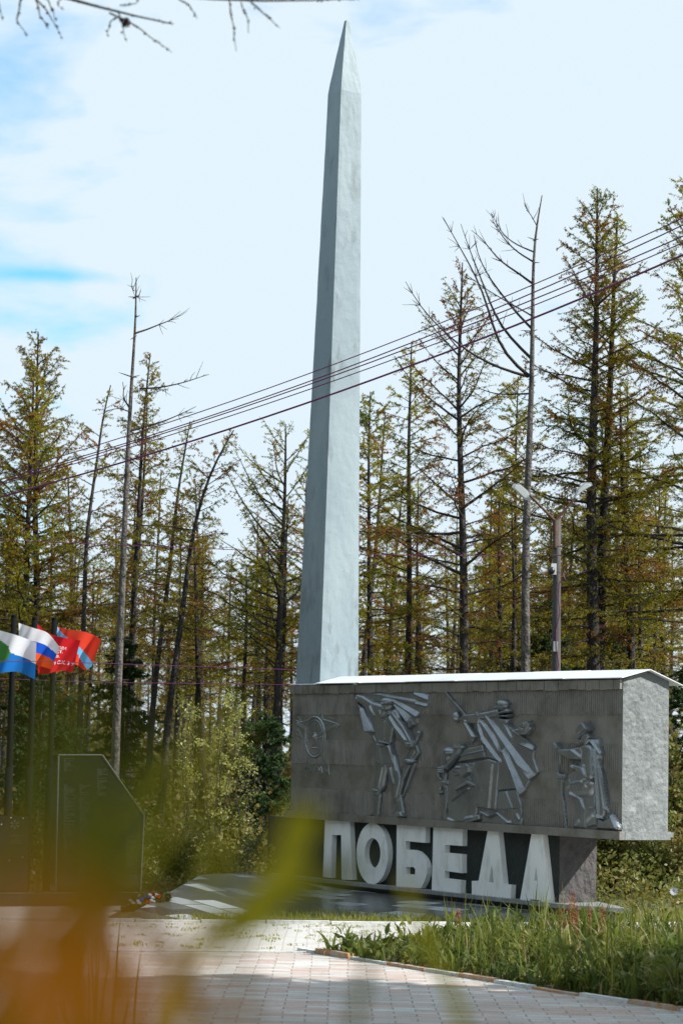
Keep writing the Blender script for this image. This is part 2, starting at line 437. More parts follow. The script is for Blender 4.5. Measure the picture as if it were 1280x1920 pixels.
# ------------------------------------------------------------------ blades of grass
def blades(b, base, h, w, rng, bend=0.5, m=0, nseg=4, az=None):
    N = len(base)
    h = np.broadcast_to(h, N); w = np.broadcast_to(w, N)
    az = rng.uniform(0, 2 * np.pi, N) if az is None else az
    d = np.stack([np.cos(az), np.sin(az), np.zeros(N)], 1)
    fa = rng.uniform(0, 2 * np.pi, N)
    sd_ = np.stack([np.cos(fa), np.sin(fa), np.zeros(N)], 1)
    bd = rng.uniform(0.1, 1.0, N) * bend
    t = np.linspace(0, 1, nseg + 1)
    P = base[:, None] + d[:, None] * (bd[:, None] * h[:, None] * t ** 2)[..., None]
    P[..., 2] += h[:, None] * (t - 0.35 * bd[:, None] * t ** 3)
    prof = np.array([0.55, 1.0, 0.9, 0.6, 0.06]) if nseg == 4 else np.interp(t, [0, .25, .6, 1], [.6, 1, .85, .05])
    W = (w[:, None] * prof * 0.5)[..., None] * sd_[:, None]
    V = np.stack([P - W, P + W], 2)
    K = nseg + 1
    idx = np.arange(N * K * 2).reshape(N, K, 2)
    F = np.stack([idx[:, :-1, 0], idx[:, :-1, 1], idx[:, 1:, 1], idx[:, 1:, 0]], -1).reshape(-1, 4)
    if not np.isscalar(m): m = np.repeat(m, nseg)
    b.add(V.reshape(-1, 3), F, m)
def inpoly(P, poly):
    x, y = P[:, 0], P[:, 1]; c = np.zeros(len(P), bool); n = len(poly)
    for i in range(n):
        x0, y0 = poly[i][:2]; x1, y1 = poly[i - 1][:2]
        s = ((y0 > y) != (y1 > y)) & (x < (x1 - x0) * (y - y0) / (y1 - y0 + 1e-12) + x0)
        c ^= s
    return c
def scatter(poly, n, rng):
    p = np.array(poly)[:, :2]; lo, hi = p.min(0), p.max(0)
    q = rng.uniform(lo, hi, (n, 2)); q = q[inpoly(q, poly)]
    return np.c_[q, np.zeros(len(q))]

# short grass between the plaza kerb and the monument
strip = [(-3.0, 34.55), (0.9, 35.05), (4.83, 36.2), (9, 37.6), (9, 41), (4.6, 38.0), (3.2, 35.6), (1.5, 36.2), (-0.3, 37.0), (-1.6, 35.6)]
b = MB(); q = scatter(strip, 26000, rng); q[:, 2] = 0.012
blades(b, q, rng.uniform(0.05, 0.15, len(q)), 0.010, rng, 0.7, nseg=2)
tag(b.obj('short_grass', M_lawn), 'short sunlit grass between white kerb and monument', 'grass', kind='stuff')

# weeds in the bed
b = MB()
q = scatter([(-0.15, 29.7), (1.15, 27.75), (2.22, 25.97), (3.55, 24.0), (4.7, 22.3), (6.0, 24), (5.6, 32.2), (2.0, 31.6)], 15500, rng)
tipd = np.linalg.norm(q[:, :2] - np.array([-0.25, 29.85]), axis=1)
front = -((q - AO) @ DV + 6.55) * -1            # distance from the kerb line
clump = 0.5 + 0.5 * np.sin(q[:, 0] * 4.1 + 1.3 * np.sin(q[:, 1] * 2.3)) * np.cos(q[:, 1] * 3.3)
keep = rng.uniform(0, 1, len(q)) < 0.35 + 0.65 * clump
q, tipd, front, clump = q[keep], tipd[keep], front[keep], clump[keep]
hh = (0.16 + 0.40 * np.clip(tipd / 3.5, 0, 1)) * (0.55 + 0.7 * clump) * rng.uniform(0.55, 1.3, len(q)) * np.clip(0.45 + front * 0.9, 0.4, 1.0)
blades(b, q, hh, rng.uniform(0.010, 0.030, len(q)), rng, 0.75, m=rng.choice(3, len(q), p=[.46, .42, .12]))
# broad leaves low in the bed
q2 = q[rng.integers(0, len(q), 5200)] + rng.normal(0, 0.05, (5200, 3)); q2[:, 2] = 0.02
blades(b, q2, rng.uniform(0.08, 0.34, 5200), rng.uniform(0.03, 0.075, 5200), rng, 1.3, m=(rng.uniform(0, 1, 5200) < 0.6).astype(int))
# matted dead litter at the foot
q4 = q[rng.integers(0, len(q), 2600)] + rng.normal(0, 0.06, (2600, 3)); q4[:, 2] = 0.02
blades(b, q4, rng.uniform(0.05, 0.2, 2600), rng.uniform(0.006, 0.015, 2600), rng, 2.6, m=2)
# herb clumps with broad leaves up the stem
cl = q[rng.integers(0, len(q), 430)]
for c in cl:
    hgt = rng.uniform(.15, .5); k = rng.integers(9, 20)
    pp = c + np.c_[rng.normal(0, .05, (k, 2)), rng.uniform(.02, hgt, k)]
    blades(b, pp, rng.uniform(.08, .2, k), rng.uniform(.03, .075, k), rng, 1.9, m=int(rng.uniform() < .5))
# tall stems
q3 = q[rng.integers(0, len(q), 420)]
q3 = q3[np.linalg.norm(q3[:, :2] - np.array([-0.25, 29.85]), axis=1) > 1.7]
blades(b, q3, rng.uniform(0.55, 0.95, len(q3)), rng.uniform(0.012, 0.028, len(q3)), rng, 0.4, m=0)
tag(b.obj('tall_weeds', [M_grass, M_grass_dk, M_straw]), 'tall green weeds and grass filling the kerbed bed', 'weeds', kind='stuff')

# moss and tufts on the pavers
b = MB(); q = scatter([(-3.6, 29.9), (-0.4, 30.1), (2, 32.3), (4, 33.5), (3.5, 35.2), (-3.5, 34)], 260, rng)
q = np.repeat(q, 14, 0) + np.c_[rng.normal(0, 0.05, (len(q) * 14, 2)), np.zeros(len(q) * 14)]; q[:, 2] = 0.004
q = q[~inpoly(q, BED)]
blades(b, q, rng.uniform(0.015, 0.05, len(q)), 0.012, rng, 1.2, nseg=2)
tag(b.obj('paving_weeds', M_lawn), 'tiny green weeds growing in the paving joints', 'weeds', kind='stuff')

# ------------------------------------------------------------------ the monument
mon = thing('war_monument', 'grey war monument with tall obelisk and long bronze relief block over white letters', 'monument', tuple(UVZ(5, 0.4, 0)))
L0, T0, Z0, Z1 = 9.1, 0.87, 1.29, 3.60
def fr(u, v, z): return UVZ(u, v, z)
# obelisk: eight rings of a slightly uneven tapered square shaft and its pyramid tip
def obelisk():
    b = MB()
    c0 = UVZ(8.65, 0.42, 0); r = np.random.default_rng(5)
    zs = np.r_[np.linspace(3.3, 14.30, 56), np.linspace(14.50, 15.66, 8)]
    rings = []
    nside = 7
    for z in zs:
        t = (z - 3.6) / (14.35 - 3.6)
        half = 0.405 - 0.185 * t if z < 14.4 else 0.215 - (0.215 - 0.032) * (z - 14.40) / (15.66 - 14.40)
        lean = np.array([0.085, 0.0, 0.0]) * t
        ring = []
        cor = [(1, -1), (-1, -1), (-1, 1), (1, 1)]   # u, v signs
        for k in range(4):
            a, c = cor[k], cor[(k + 1) % 4]
            for i in range(nside):
                f = i / nside
                uu = a[0] * (1 - f) + c[0] * f; vv = a[1] * (1 - f) + c[1] * f
                w = r.normal(0, 0.0013)
                if i == 0:     # softened arris
                    uu *= 0.985; vv *= 0.985
                ring.append(c0 + lean + DU * uu * (half + w) + DV * vv * (half + w) + np.array([0, 0, z]))
        rings.append(ring)
    n = nside * 4; V = np.array(rings).reshape(-1, 3)
    F = [(i * n + j, i * n + (j + 1) % n, (i + 1) * n + (j + 1) % n, (i + 1) * n + j) for i in range(len(zs) - 1) for j in range(n)]
    F = [f[::-1] for f in F]
    b.add(V, F)
    b.F.append((np.array([[(len(zs) - 1) * n + j for j in range(n)][::-1]]), np.array([0])))
    o = b.obj('obelisk', M_silver, mon)
    h = MB()                                      # the dark drain hole near the shoulder
    P = on_plane(656.5, 208.5, UVZ(8.42, 0, 0), -DU)
    th = np.linspace(0, 2 * np.pi, 12, endpoint=False)
    ringp = [P - DU * 0.0 + DV * 0.04 * math.cos(a) + np.array([0, 0, 0.035 * math.sin(a)]) for a in th]
    h.add([p + DU * 0.05 for p in ringp] + [p - DU * 0.03 for p in ringp], [tuple(range(12, 24))] + [(i, (i + 1) % 12, 12 + (i + 1) % 12, 12 + i) for i in range(12)])
    h.obj('drain_hole', M_darkplastic, o)
obelisk()

# relief block
blk = MB()
def rough_end(b):
    # stucco end wall, gently uneven
    r = np.random.default_rng(9); nv, nz = 18, 46
    vs = np.linspace(0, T0, nv); zs = np.linspace(Z0, Z1, nz)
    V = [UVZ(-0.004 - (0.0 if i in (0, nv - 1) or j in (0, nz - 1) else abs(r.normal(0, 0.006))), v, z) for j, z in enumerate(zs) for i, v in enumerate(vs)]
    b.add(V, np.array([[j * nv + i, j * nv + i + 1, (j + 1) * nv + i + 1, (j + 1) * nv + i] for j in range(nz - 1) for i in range(nv - 1)]), 0)
blk.box((0, 0.03, Z0), (L0, T0, Z1), 0, fr)
rough_end(blk)
block = blk.obj('relief_block', [M_silver_rough], mon)
# gable ends under the roof
g = MB(); apx = (0.43, 3.735)
for u0, u1 in ((-0.002, 0.08), (L0 - 0.05, L0 + 0.002)):
    g = MB()
    V = [UVZ(u, v, z) for u in (u0, u1) for v, z in ((-0.01, Z1), (T0 + 0.01, Z1), apx)]
    g.add(V, [(0, 1, 2), (5, 4, 3)]); g.add(V, [(0, 3, 4, 1), (1, 4, 5, 2), (2, 5, 3, 0)])
    g.obj('gable_end', M_silver_rough, block)
# roof: two sheets, folded, with standing seams; stops against the obelisk
rf = MB()
def roof_sheet(v0, z0, v1, z1, u0, u1):
    n = np.array([-(z1 - z0), (v1 - v0)]); n = n / np.linalg.norm(n) * 0.012
    if n[1] < 0: n = -n
    V = [UVZ(u, v + o * n[0], z + o * n[1]) for o in (0, 1) for u, v, z in ((u0, v0, z0), (u1, v0, z0), (u1, v1, z1), (u0, v1, z1))]
    rf.add(V, [(0, 1, 2, 3), (7, 6, 5, 4), (0, 4, 5, 1), (1, 5, 6, 2), (2, 6, 7, 3), (3, 7, 4, 0)])
us = np.linspace(-0.10, 8.235, 7)
for i in range(6):
    k = 0.004 * (i % 2)
    roof_sheet(-0.10, 3.615 + k, 0.43, 3.752 + k, us[i] - (0.01 if i else 0), us[i + 1])
    roof_sheet(0.43, 3.752 + k, 1.06, 3.54 + k, us[i] - (0.01 if i else 0), us[i + 1])
roof_sheet(-0.06, 3.607, 0.0, 3.622, 8.235, L0 + 0.06)
roof_sheet(0.85, 3.64, 1.06, 3.54, 8.235, L0 + 0.06)
roof_sheet(0.0, 3.626, 0.85, 3.636, L0 - 0.02, L0 + 0.05)
rf.obj('roof', M_roof, block)
# frieze of upright boards under the eaves
fz = MB(); r = np.random.default_rng(2)
u = L0
while u > 0.02:
    w = min(r.uniform(0.13, 0.20), u)
    fz.box((u - w + 0.006, -0.055 + r.uniform(-0.006, 0.004), 3.455 + r.uniform(-0.008, 0.008)), (u, 0.03, 3.598), 0, fr)
    u -= w
fz.obj('frieze', M_bronze, block)
# projecting ledge at the bottom
lg = MB()
lg.box((-0.045, -0.075, Z0 - 0.006), (L0 + 0.05, 0.03, Z0 + 0.115), 0, fr)
lg.obj('ledge', M_bronze, block)
lg = MB()
lg.box((-0.05, 0.03, Z0 - 0.008), (0.0, T0 + 0.02, Z0 + 0.11), 0, fr)
lg.box((-0.005, T0, Z0 + 0.03), (L0, T0 + 0.11, Z0 + 0.10), 0, fr)
lg.obj('end_ledge', M_silver_rough, block)
# wall panel behind the figures: smooth and fluted bands
ZT, ZB = 3.455, Z0 + 0.115
zb = [ZT, 3.09, 2.66, 2.24, 1.81, ZB]
pn = MB(); pn.box((0.0, 0.0, ZB), (L0, 0.03, ZT), 0, fr)
pn.obj('relief_wall', M_bronze, block)
for k in (0, 2, 4):
    fl = MB(); z1, z0 = zb[k] - 0.001, zb[k + 1]
    pitch = 0.048; n = int(L0 / pitch) - 1
    r = np.random.default_rng(20 + k)
    for i in range(n):
        u0 = 0.03 + i * pitch; d = 0.021 + r.uniform(-0.003, 0.003); j0 = r.uniform(-0.01, 0.01); j1 = 0 if k == 0 else r.uniform(-0.006, 0.006)
        V = [UVZ(u0 + 0.004, 0.0005, z0 + j0), UVZ(u0 + pitch * .3, -d, z0 + j0), UVZ(u0 + pitch * .66, -d, z0 + j0), UVZ(u0 + pitch - .006, 0.0005, z0 + j0)]
        V += [v + np.array([0, 0, (z1 + j1) - (z0 + j0)]) for v in V]
        fl.add(V, [(0, 1, 5, 4), (1, 2, 6, 5), (2, 3, 7, 6), (0, 3, 2, 1), (4, 5, 6, 7)])
    fl.obj('fluted_band', M_bronze, block)

# ---- figures in relief: height fields over the wall
class Relief:
    def __init__(s, tr, box, du=0.012, dz=0.008, gain=0.68):
        s.tr = tr; s.gain = gain
        (x0, y0), (x1, y1) = box
        c = [s.pt(x, y) for x in (x0, x1) for y in (y0, y1)]
        s.u0, s.u1 = min(p[0] for p in c), max(p[0] for p in c)
        s.z0, s.z1 = max(ZB - 0.005, min(p[1] for p in c)), min(ZT + 0.0, max(p[1] for p in c))
        s.us = np.arange(s.u0, s.u1, du); s.zs = np.arange(s.z0, s.z1 + dz * .5, dz)
        s.U, s.Z = np.meshgrid(s.us, s.zs); s.H = np.zeros_like(s.U)
    def pt(s, x, y):
        ox, oy, k = s.tr
        return panel(ox + x * k, oy + y * k, -0.05)
    def pts(s, L): return np.array([s.pt(*p) for p in L])
    def segd(s, a, c):
        d = c - a; l2 = d @ d + 1e-12
        t = np.clip(((s.U - a[0]) * d[0] + (s.Z - a[1]) * d[1]) / l2, 0, 1)
        return np.hypot(s.U - a[0] - t * d[0], s.Z - a[1] - t * d[1]), t
    def poly(s, L, h, bev=0.04, tilt=(0, 0), add=False):
        P = s.pts(L)
        x, y = s.U.ravel(), s.Z.ravel()
        ins = inpoly(np.c_[x, y], P).reshape(s.U.shape)
        D = np.full(s.U.shape, 9.0)
        for i in range(len(P)): D = np.minimum(D, s.segd(P[i - 1], P[i])[0])
        c = P.mean(0)
        q = np.clip(D / min(bev, 0.032), 0, 1); prof = np.sqrt(np.clip(1 - (1 - q) ** 2, 0, 1))
        hh = (h + tilt[0] * -(s.U - c[0]) + tilt[1] * (s.Z - c[1])) * prof
        s.H = np.where(ins, s.H + hh if add else np.maximum(s.H, hh), s.H)
    def limb(s, L, rad, h):
        P = s.pts(L)
        rad = np.broadcast_to(rad, len(P))
        for i in range(len(P) - 1):
            D, t = s.segd(P[i], P[i + 1]); r_ = rad[i] + (rad[i + 1] - rad[i]) * t
            s.H = np.where(D < r_, np.maximum(s.H, h * (0.35 + 0.65 * np.sqrt(np.clip(1 - (D / r_) ** 4, 0, 1)))), s.H)
    def ell(s, x, y, rx, ry, h):
        c = s.pt(x, y); a = abs(s.pt(x + rx, y)[0] - c[0]); e = abs(s.pt(x, y + ry)[1] - c[1])
        q = ((s.U - c[0]) / a) ** 2 + ((s.Z - c[1]) / e) ** 2
        s.H = np.where(q < 1, np.maximum(s.H, h * (0.3 + 0.7 * np.sqrt(np.clip(1 - q, 0, 1)))), s.H)
    def fold(s, L, w, h, back=0.03):
        """crest along L; wide slope w towards upper right, short drop the other way"""
        P = s.pts(L); w = np.broadcast_to(w, len(P)); best = np.zeros_like(s.H)
        for i in range(len(P) - 1):
            a, c = P[i], P[i + 1]; d = c - a; D, t = s.segd(a, c)
            side = (s.U - a[0]) * d[1] - (s.Z - a[1]) * d[0]     # sign tells which side
            nrm = np.array([d[1], -d[0]])
            if nrm @ np.array([-1.0, 0.6]) < 0: side = -side
            ww = np.where(side > 0, 0.72 * (w[i] + (w[i + 1] - w[i]) * t), back)
            best = np.maximum(best, h * np.clip(1 - D / ww, 0, 1))
        s.H = np.where((s.H > 0.005), s.H + best, s.H)
    def line(s, L, w, h):
        P = s.pts(L)
        for i in range(len(P) - 1):
            D, _ = s.segd(P[i], P[i + 1])
            s.H = np.where(D < w, np.maximum(s.H, h * np.sqrt(np.clip(1 - (D / w) ** 2, 0, 1)) + 0.004), s.H)
    def build(s, name, label=None):
        H = s.H; n, m = H.shape
        on = H > 0.003
        cell = on[:-1, :-1] | on[1:, :-1] | on[:-1, 1:] | on[1:, 1:]
        V = AO + DU * s.U[..., None] + DV * (0.004 - H * s.gain)[..., None]
        V = V + np.array([0, 0, 1.0]) * s.Z[..., None]
        idx = np.arange(n * m).reshape(n, m)
        Q = np.stack([idx[:-1, :-1], idx[1:, :-1], idx[1:, 1:], idx[:-1, 1:]], -1)[cell]
        used, inv = np.unique(Q, return_inverse=True)
        b = MB(); b.add(V.reshape(-1, 3)[used], inv.reshape(-1, 4)[:, ::-1])
        o = b.obj(name, M_bronze_fig, block, smooth=False)
        if label: o['label'] = label
        return o

# order star with ring and wreath
s = Relief((540, 1280, .1406), ((40, 125), (690, 1260)), 0.012, 0.009, 0.34)
star = [(375, 140), (432, 490), (655, 560), (492, 830), (515, 1225), (340, 1010), (200, 1150), (210, 850), (80, 545), (245, 500)]
for i, k in enumerate(np.linspace(0, 2 * np.pi, 44, endpoint=False)):       # short rays of the wreath
    c = (335 + 200 * math.cos(k), 620 + 370 * math.sin(k)); e = (335 + 262 * math.cos(k + .12), 620 + 430 * math.sin(k + .12))
    s.line([c, e], 0.016, 0.022)
    s.line([(c[0] * .6 + e[0] * .4 + 14, c[1] * .6 + e[1] * .4 - 25), e], 0.012, 0.018)
s.poly(star, 0.035, 0.05)
for i in range(0, 10, 2):
    s.fold([star[i], (335, 725)], 0.10, 0.035, 0.05)
    s.line([star[i], star[(i + 1) % 10]], 0.014, 0.05); s.line([star[i], star[i - 1]], 0.014, 0.05)
s.ell(335, 725, 132, 268, 0.06)
ring = [(335 + 132 * math.cos(a), 725 + 268 * math.sin(a)) for a in np.linspace(0, 2 * np.pi, 33)]
s.line(ring, 0.022, 0.10)
s.line([(335 + 105 * math.cos(a), 725 + 225 * math.sin(a)) for a in np.linspace(0, 2 * np.pi, 33)], 0.012, 0.08)
s.poly([(315, 660), (350, 660), (358, 850), (305, 850)], 0.09, 0.015)
s.line([(370, 750), (435, 725)], 0.014, 0.085); s.line([(300, 870), (375, 870)], 0.016, 0.085)
s.poly([(200, 1100), (270, 1000), (330, 1015), (440, 1000), (500, 1190), (410, 1100), (330, 1200), (240, 1140)], 0.05, 0.02)
for a in range(7): s.line([(225 + a * 34, 1040 + 20 * (a % 2)), (235 + a * 38, 1140 + 30 * (a % 3))], 0.012, 0.06)
s.build('star_emblem', 'five pointed order star with oval ring and wreath in low relief')

# soldier with banner
s = Relief((660, 1280, .13536), ((20, 95), (1075, 1895)))
s.poly([(60, 128), (1040, 118), (1052, 255), (1030, 330), (930, 400), (895, 480), (880, 560), (850, 590), (800, 640), (765, 640), (700, 500), (640, 400), (560, 300), (300, 260), (150, 250), (80, 240)], 0.055, 0.02)
s.fold([(560, 250), (890, 470)], [0.05, 0.12], 0.07); s.fold([(590, 310), (760, 540)], [0.05, 0.16], 0.07)
s.fold([(420, 180), (1030, 330)], 0.06, 0.03); s.fold([(250, 150), (860, 260)], 0.05, 0.02); s.fold([(860, 160), (1035, 235)], 0.1, 0.05)
s.poly([(775, 545), (830, 495), (870, 580), (790, 640)], 0.12, 0.02)
s.poly([(130, 300), (300, 330), (420, 440), (380, 560), (350, 790), (300, 690), (200, 520)], 0.05, 0.03)
s.poly([(68, 245), (128, 318), (172, 340), (305, 690), (214, 695), (135, 360)], 0.10, 0.03)
s.fold([(95, 285), (150, 400), (225, 690)], [0.05, 0.12, 0.16], 0.11, 0.03)
s.poly([(222, 735), (285, 715), (356, 860), (342, 886)], 0.07, 0.03)
s.limb([(420, 400), (290, 340), (165, 245), (95, 215)], [0.13, 0.10, 0.085, 0.07], 0.16)
s.ell(92, 222, 32, 32, 0.18)
s.fold([(290, 340), (350, 500)], 0.05, 0.05)
# trousers, boots
s.limb([(430, 1100), (385, 1380), (350, 1490)], [0.17, 0.16, 0.115], 0.14)
s.limb([(352, 1480), (345, 1640), (335, 1810)], [0.115, 0.10, 0.085], 0.11)
s.poly([(240, 1830), (310, 1760), (375, 1790), (375, 1845), (250, 1850)], 0.11, 0.03)
s.limb([(545, 1100), (600, 1330), (640, 1600)], [0.17, 0.16, 0.10], 0.14)
s.limb([(645, 1580), (690, 1800)], [0.085, 0.07], 0.12)
s.poly([(645, 1790), (705, 1775), (742, 1850), (720, 1872), (640, 1874)], 0.19, 0.03)
s.line([(320, 1484), (385, 1500)], 0.02, 0.17)
s.fold([(440, 1200), (390, 1460)], 0.05, 0.03); s.fold([(560, 1200), (600, 1390)], 0.05, 0.04); s.fold([(690, 1300), (640, 1590)], 0.03, 0.04)
# tunic
s.poly([(345, 420), (430, 430), (560, 390), (640, 440), (600, 620), (560, 840), (350, 880), (335, 620)], 0.15, 0.09)
s.poly([(355, 850), (560, 850), (600, 1000), (628, 1130), (500, 1142), (410, 1150), (325, 1105)], 0.15, 0.05)
s.fold([(545, 880), (590, 1010), (640, 1225)], [0.10, 0.06, 0.03], 0.06); s.fold([(480, 560), (470, 760)], 0.06, 0.025); s.fold([(400, 900), (440, 1120)], 0.05, 0.02)
s.line([(380, 858), (530, 886)], 0.018, 0.19); s.line([(410, 810), (555, 852)], 0.015, 0.185)
# arm on the gun, strap, collar
s.limb([(605, 470), (690, 700), (815, 830)], [0.13, 0.13, 0.08], 0.19)
s.fold([(570, 490), (660, 630), (800, 800)], 0.07, 0.05, 0.02); s.limb([(600, 430), (740, 620), (850, 810)], [0.04, 0.05, 0.04], 0.22)
s.ell(838, 850, 55, 48, 0.23); s.limb([(800, 850), (880, 860)], 0.035, 0.24); s.limb([(805, 875), (885, 885)], 0.03, 0.235)
s.poly([(425, 495), (440, 450), (545, 380), (582, 375), (565, 450), (480, 503)], 0.20, 0.03)
s.poly([(390, 380), (435, 365), (440, 440), (425, 480)], 0.19, 0.03)
# gun
s.limb([(930, 690), (872, 850)], 0.035, 0.11); s.ell(930, 692, 18, 30, 0.14)
s.limb([(890, 900), (915, 970), (850, 1060)], 0.05, 0.12)
s.limb([(860, 930), (780, 1140), (700, 1340), (655, 1590)], [0.075, 0.075, 0.05, 0.03], 0.12)
s.limb([(850, 1130), (760, 1400), (700, 1570)], [0.05, 0.03, 0.02], 0.09)
s.ell(815, 1088, 66, 52, 0.24); s.ell(815, 1070, 40, 28, 0.25)
s.limb([(610, 1700), (540, 1800)], 0.02, 0.05)
# head
s.ell(495, 325, 62, 85, 0.20); s.ell(497, 258, 70, 62, 0.24); s.line([(430, 285), (560, 290)], 0.015, 0.25)
s.ell(468, 330, 14, 24, 0.235); s.limb([(450, 360), (480, 362)], 0.012, 0.21)
s.build('standing_soldier', 'soldier striding forward with raised banner and drum gun')

# officer with sword and flying cape
s = Relief((810, 1280, .16406), ((130, 95), (1225, 1640)))
s.limb([(152, 112), (366, 362)], [0.018, 0.03], 0.10); s.limb([(160, 150), (270, 300)], 0.012, 0.04)
s.ell(272, 392, 32, 66, 0.16)
s.poly([(525, 345), (620, 355), (750, 335), (800, 400), (880, 475), (1000, 590), (1172, 735), (1155, 860), (1212, 1020), (1110, 1130), (1020, 1290), (965, 1215), (728, 1238), (752, 1000), (770, 900), (620, 860), (595, 720), (545, 560), (520, 440)], 0.085, 0.03)
s.fold([(640, 385), (880, 740), (1145, 1120)], [0.05, 0.10, 0.16], 0.10, 0.03)
s.fold([(540, 400), (700, 640), (780, 780)], [0.04, 0.09, 0.03], 0.07, 0.03)
s.fold([(522, 440), (570, 630), (775, 900)], [0.04, 0.07, 0.06], 0.08, 0.04)
s.fold([(830, 780), (920, 1000), (1010, 1260)], [0.07, 0.09, 0.17], 0.10, 0.03)
s.fold([(790, 400), (950, 560), (1165, 715)], [0.03, 0.07, 0.05], 0.07, 0.03)
s.fold([(1010, 700), (1165, 770)], [0.02, 0.12], 0.06, 0.03); s.fold([(960, 880), (1110, 1020)], 0.05, 0.03)
s.fold([(760, 340), (900, 620)], 0.05, 0.04)
s.poly([(728, 1242), (980, 1212), (1022, 1440), (720, 1458)], 0.055, 0.03); s.fold([(830, 1250), (900, 1430)], 0.05, 0.03); s.fold([(960, 1230), (1015, 1430)], 0.04, 0.04)
s.poly([(540, 1460), (720, 1455), (860, 1570), (1000, 1440), (1022, 1630), (540, 1605)], 0.035, 0.02)
s.fold([(550, 1480), (640, 1530), (740, 1490), (865, 1600)], 0.06, 0.08, 0.03); s.limb([(1005, 1450), (1012, 1620)], 0.03, 0.09); s.fold([(940, 1490), (980, 1560)], 0.04, 0.05)
s.poly([(325, 400), (370, 358), (520, 345), (560, 400), (545, 480), (430, 468), (330, 445)], 0.14, 0.05)
s.poly([(365, 462), (400, 430), (512, 612), (450, 695), (405, 600)], 0.10, 0.03); s.fold([(395, 460), (485, 620)], 0.07, 0.08, 0.03)
s.poly([(512, 345), (535, 322), (560, 330), (545, 390), (520, 385)], 0.19, 0.02)
s.limb([(540, 385), (650, 370), (750, 345)], 0.06, 0.15)
s.ell(815, 262, 56, 66, 0.19); s.ell(815, 235, 62, 44, 0.23); s.limb([(765, 275), (850, 285)], 0.012, 0.23)
s.poly([(748, 352), (880, 288), (922, 318), (895, 350), (760, 368)], 0.20, 0.03)
s.poly([(765, 372), (922, 358), (890, 400), (790, 395)], 0.22, 0.03)
s.poly([(765, 400), (905, 410), (880, 475), (830, 470)], 0.19, 0.03)
s.limb([(960, 560), (1050, 560), (1085, 530)], [0.05, 0.06, 0.08], 0.13)
for e, w in (((1060, 455), .02), ((1085, 448), .02), ((1110, 450), .02), ((1130, 470), .02)): s.limb([(1085, 530), e], [0.045, w], 0.16)
s.limb([(1060, 560), (1005, 520)], [0.04, 0.02], 0.13); s.limb([(1085, 560), (1130, 520)], [0.05, 0.03], 0.15)
s.build('officer_figure', 'officer pointing a sword with cape blowing behind him')

# crouching comrade in front
s = Relief((810, 1280, .16406), ((45, 690), (790, 1620)))
s.poly([(185, 1010), (290, 912), (460, 902), (640, 862), (772, 905), (762, 1040), (722, 1462), (520, 1432), (500, 1540), (440, 1600), (180, 1590), (172, 1200)], 0.10, 0.03)
s.poly([(378, 752), (590, 708), (608, 772), (630, 858), (290, 912), (330, 850)], 0.13, 0.025); s.line([(345, 835), (605, 775)], 0.02, 0.17)
s.ell(190, 850, 45, 70, 0.17); s.ell(203, 790, 66, 58, 0.22); s.limb([(150, 860), (150, 960)], 0.03, 0.1)
s.poly([(298, 705), (320, 698), (388, 720), (345, 830), (195, 1005), (170, 970), (270, 805)], 0.22, 0.04); s.ell(340, 735, 44, 38, 0.26)
for i in range(4): s.limb([(318 + i * 16, 712), (312 + i * 17, 745)], 0.02, 0.27)
s.poly([(330, 1000), (425, 912), (472, 950), (460, 1030), (380, 1095), (330, 1040)], 0.20, 0.05); s.ell(302, 965, 34, 30, 0.18); s.limb([(260, 1000), (330, 1010)], 0.03, 0.15)
s.limb([(275, 1050), (330, 1035)], 0.02, 0.16)
s.limb([(295, 1215), (430, 1140), (485, 1165)], 0.035, 0.18); s.fold([(240, 1340), (420, 1210)], 0.04, 0.05); s.fold([(690, 960), (650, 1430)], 0.06, 0.04)
s.fold([(480, 950), (560, 1220)], 0.06, 0.02); s.limb([(440, 1080), (470, 1180)], 0.02, 0.17)
s.ell(130, 985, 36, 44, 0.18)
for i in range(3): s.limb([(105, 975 + i * 22), (160, 978 + i * 22)], 0.02, 0.2)
s.line([(62, 1040), (75, 1090), (125, 1120), (200, 1115)], 0.02, 0.09)
s.poly([(118, 1120), (215, 1118), (212, 1165), (120, 1168)], 0.17, 0.02)
s.limb([(145, 1040), (150, 1180)], 0.05, 0.12); s.limb([(150, 1180), (155, 1320), (155, 1480)], [0.06, 0.05, 0.01], 0.09); s.poly([(55, 1240), (100, 1180), (105, 1260), (80, 1285)], 0.10, 0.02)
s.fold([(390, 1560), (460, 1545)], 0.06, 0.06); s.fold([(190, 1560), (250, 1590)], 0.05, 0.05); s.limb([(400, 1580), (530, 1540)], 0.05, 0.13)
s.build('crouching_soldier', 'crouching helmeted soldier with raised fist in front of the officer')

# kneeling soldier in a cape
s = Relief((1010, 1320, .1328), ((200, 230), (1150, 1785)))
s.poly([(738, 482), (840, 490), (905, 700), (872, 800), (930, 1150), (972, 1460), (1000, 1580), (940, 1500), (905, 1625), (840, 1615), (800, 1300), (785, 900), (755, 620)], 0.10, 0.03)
s.fold([(790, 650), (815, 1000), (850, 1590)], 0.05, 0.06, 0.04); s.fold([(845, 740), (885, 1100), (935, 1480)], 0.05, 0.06, 0.04); s.fold([(890, 900), (965, 1440)], 0.03, 0.05, 0.03)
s.fold([(730, 500), (900, 720)], 0.08, 0.07, 0.03); s.fold([(800, 490), (905, 660)], 0.04, 0.06, 0.03); s.fold([(850, 1605), (920, 1640)], 0.07, 0.08, 0.03)
s.poly([(395, 1000), (480, 1125), (785, 1105), (800, 1710), (660, 1750), (640, 1500), (560, 1350), (430, 1250)], 0.09, 0.04)
s.poly([(430, 1250), (580, 1340), (640, 1500), (645, 1760), (465, 1740), (485, 1480)], 0.06, 0.03)
